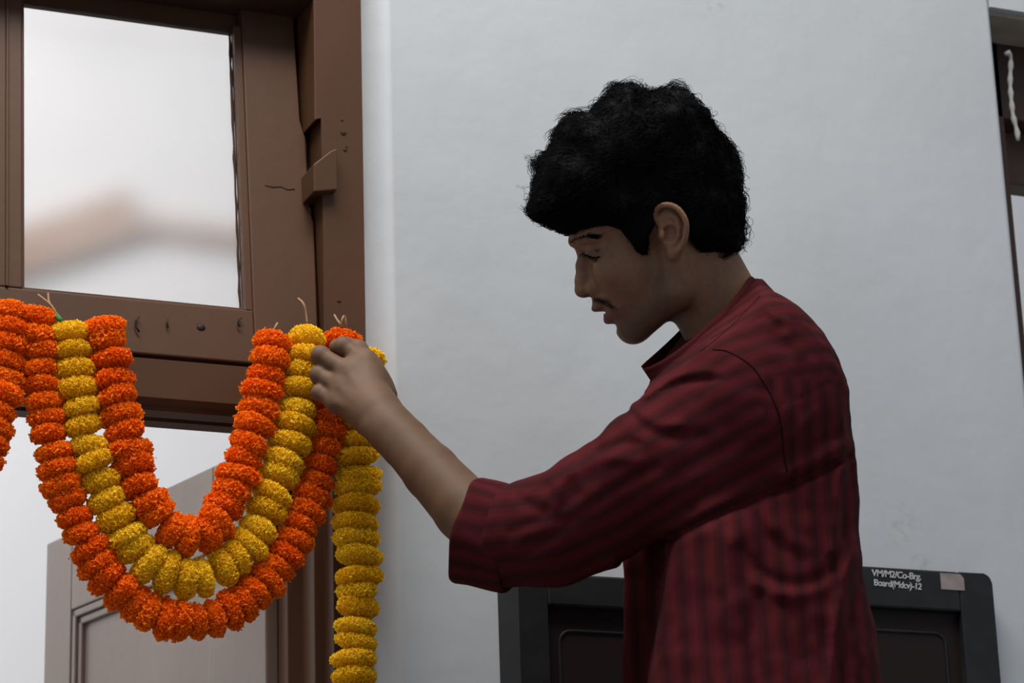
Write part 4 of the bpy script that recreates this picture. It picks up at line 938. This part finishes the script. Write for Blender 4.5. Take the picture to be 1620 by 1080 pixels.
for (u0, v0, u1, v1_, u2, v2_, u3, v3_) in [(858, 262, 845, 250, 836, 248, 833, 256), (858, 268, 846, 254, 838, 262, 846, 272), (855, 262, 843, 258, 838, 268, 846, 276), (860, 255, 848, 246, 836, 249, 831, 246), (850, 275, 840, 264, 838, 254, 850, 258),
                                       (1050, 143, 1060, 132, 1078, 131, 1090, 142), (1055, 142, 1068, 131, 1083, 134, 1092, 150), (1062, 144, 1076, 134, 1090, 140, 1096, 152), (1045, 146, 1066, 136, 1082, 139, 1090, 148),
                                       (978, 136, 988, 128, 1002, 128, 1014, 136), (952, 158, 958, 142, 972, 134, 985, 133), (884, 205, 886, 196, 898, 184, 915, 180), (1128, 196, 1140, 205, 1150, 216, 1152, 230),
                                       (1170, 300, 1178, 308, 1182, 322, 1178, 334), (1160, 250, 1170, 258, 1176, 270, 1172, 284), (1176, 350, 1184, 360, 1186, 376, 1176, 386), (905, 184, 915, 172, 930, 172, 942, 178)]:
    for j in range(6):
        jit = rng.normal(0, 3.0, (4, 3)) * np.array([1, 1, 3]); c4 = np.array([(u0, v0, 0), (u1, v1_, 0), (u2, v2_, 0), (u3, v3_, 0)], float) + jit + np.array([0, 0, rng.normal(0, 12)])
        pp = smooth_path(c4, seg); flyaway.append(np.stack([(pp[:, 0] - 810) * S_, -(pp[:, 1] - 540) * S_, DH + pp[:, 2] * S_], 1))
v2, q2 = strands_mesh(np.array(flyaway), 0.00030)
cu = sculpt('curls', np.concatenate([v1, v2]), np.concatenate([q1, q2 + len(v1)]), M['hair'], hair); cu['kind'] = 'stuff'
# eyebrows, lashes and moustache: short hairs rooted on the skin
def on_skin(u, v, s):
    """depth of the head surface under a picture point, near (-1) or far (+1) side"""
    w = np.full(u.shape, s * 135.0); 
    for _ in range(40):
        p = np.stack([(u - 810) * S_, -(v - 540) * S_, DH + w * S_], -1).astype(np.float32); w = w - s * np.maximum(head_sdf(p), 0) / S_ * 0.6
    return w
def short_hairs(name, path, width, n, length, dirv, r):
    pp = dens(path, 40); k = rng.integers(0, 40, n); u = pp[k, 0] + rng.normal(0, width, n); v = pp[k, 1] + rng.normal(0, width * 0.6, n); allv = []; allq = []; off = 0
    for s in (-1, 1):
        w = on_skin(u.astype(np.float32), v.astype(np.float32), s); ok = np.abs(w) > 9; root = np.stack([(u - 810) * S_, -(v - 540) * S_, DH + w * S_], 1)[ok]
        d = np.array([dirv[0], -dirv[1], s * dirv[2]]) + rng.normal(0, 0.2, (len(root), 3)); T = np.linspace(0, 1, 5)
        pts = root[:, None] + d[:, None] * (T * length)[None, :, None] * rng.uniform(0.6, 1.2, (len(root), 1, 1)) + np.array([0, 0, s * 0.0006])
        a_, b_ = strands_mesh(pts, r); allv.append(a_); allq.append(b_ + off); off += len(a_)
    o = sculpt(name, np.concatenate(allv), np.concatenate(allq), M['hair'], person); o['kind'] = 'stuff'; return o
short_hairs('eyebrows', [(901, 384), (910, 380), (925, 376), (942, 378)], 2.4, 330, 0.0065, (0.8, -0.05, 0.35), 0.00024)
short_hairs('moustache', [(938, 473), (948, 475), (960, 480), (968, 487)], 3.2, 230, 0.0035, (0.25, 0.8, 0.3), 0.00013)
short_hairs('eyelashes', [(922, 401), (930, 406), (940, 409), (947, 407)], 0.8, 110, 0.005, (-0.7, 0.45, 0.1), 0.00022)

# ---- trousers, feet and the stool he stands on (below the picture)
def legs_sdf(p):
    q = body(p); d = None
    hipc = 0.01
    for s in (-1, 1):
        e = chain(q.astype(np.float32), [np.array(x, np.float32) for x in ((hipc, -0.74, s * 0.075), (hipc, -0.80, s * 0.08), (hipc + 0.01, -1.00, s * 0.095), (hipc - 0.01, -1.36, s * 0.10))], [0.095, 0.095, 0.072, 0.055], 0.03); d = e if d is None else smin(d, e, 0.02)
    return np.maximum(d, -1.40 - q[..., 1])
c0 = unbody([0.1, -0.5, 0]); c1 = unbody([0.1, -1.44, 0]); lo = np.minimum(c0, c1) - 0.24; hi = np.maximum(c0, c1) + 0.24
lv, lq = isosurface(legs_sdf, lo, hi, 0.010, 1); sculpt('trousers', lv, lq, M['trouser'], person)
def feet_sdf(p):
    q = body(p).astype(np.float32); d = None
    for s in (-1, 1):
        e = chain(q, [np.array(x, np.float32) for x in ((-0.02, -1.34, s * 0.10), (-0.02, -1.405, s * 0.10), (0.11, -1.425, s * 0.115), (0.16, -1.43, s * 0.118))], [0.042, 0.036, 0.028, 0.016], 0.02); d = e if d is None else np.minimum(d, e)
    return np.maximum(d, -1.44 - q[..., 1])
fv, fq = isosurface(feet_sdf, np.minimum(c1, unbody([0.3, -1.3, 0])) - 0.26, np.maximum(c1, unbody([0.3, -1.3, 0])) + 0.26, 0.007, 1)
sculpt('shoes', fv, fq, M['hair'], person)
ST = FEET + Fw * 0.03; stl = empty('stool', (ST[0], ST[1], 0)); setp(stl, 'plain wooden stool under the feet of the man', 'stool')
RT = Matrix.Translation((ST[0], ST[1], 0)) @ Matrix.Rotation(math.atan2(Fw[1], Fw[0]), 4, 'Z'); zt = float(FEET[2])
box('seat', -0.24, 0.24, -0.22, 0.22, zt - 0.03, zt - 0.001, M['stool'], stl, 0.005, RT)
for a_ in (-1, 1):
    for b_ in (-1, 1): box('leg', a_ * 0.20 - 0.02, a_ * 0.20 + 0.02, b_ * 0.18 - 0.02, b_ * 0.18 + 0.02, 0, zt - 0.03, M['stool'], stl, 0.003, RT)
    box('stretcher', a_ * 0.20 - 0.012, a_ * 0.20 + 0.012, -0.16, 0.16, 0.2, 0.24, M['stool'], stl, 0.002, RT)
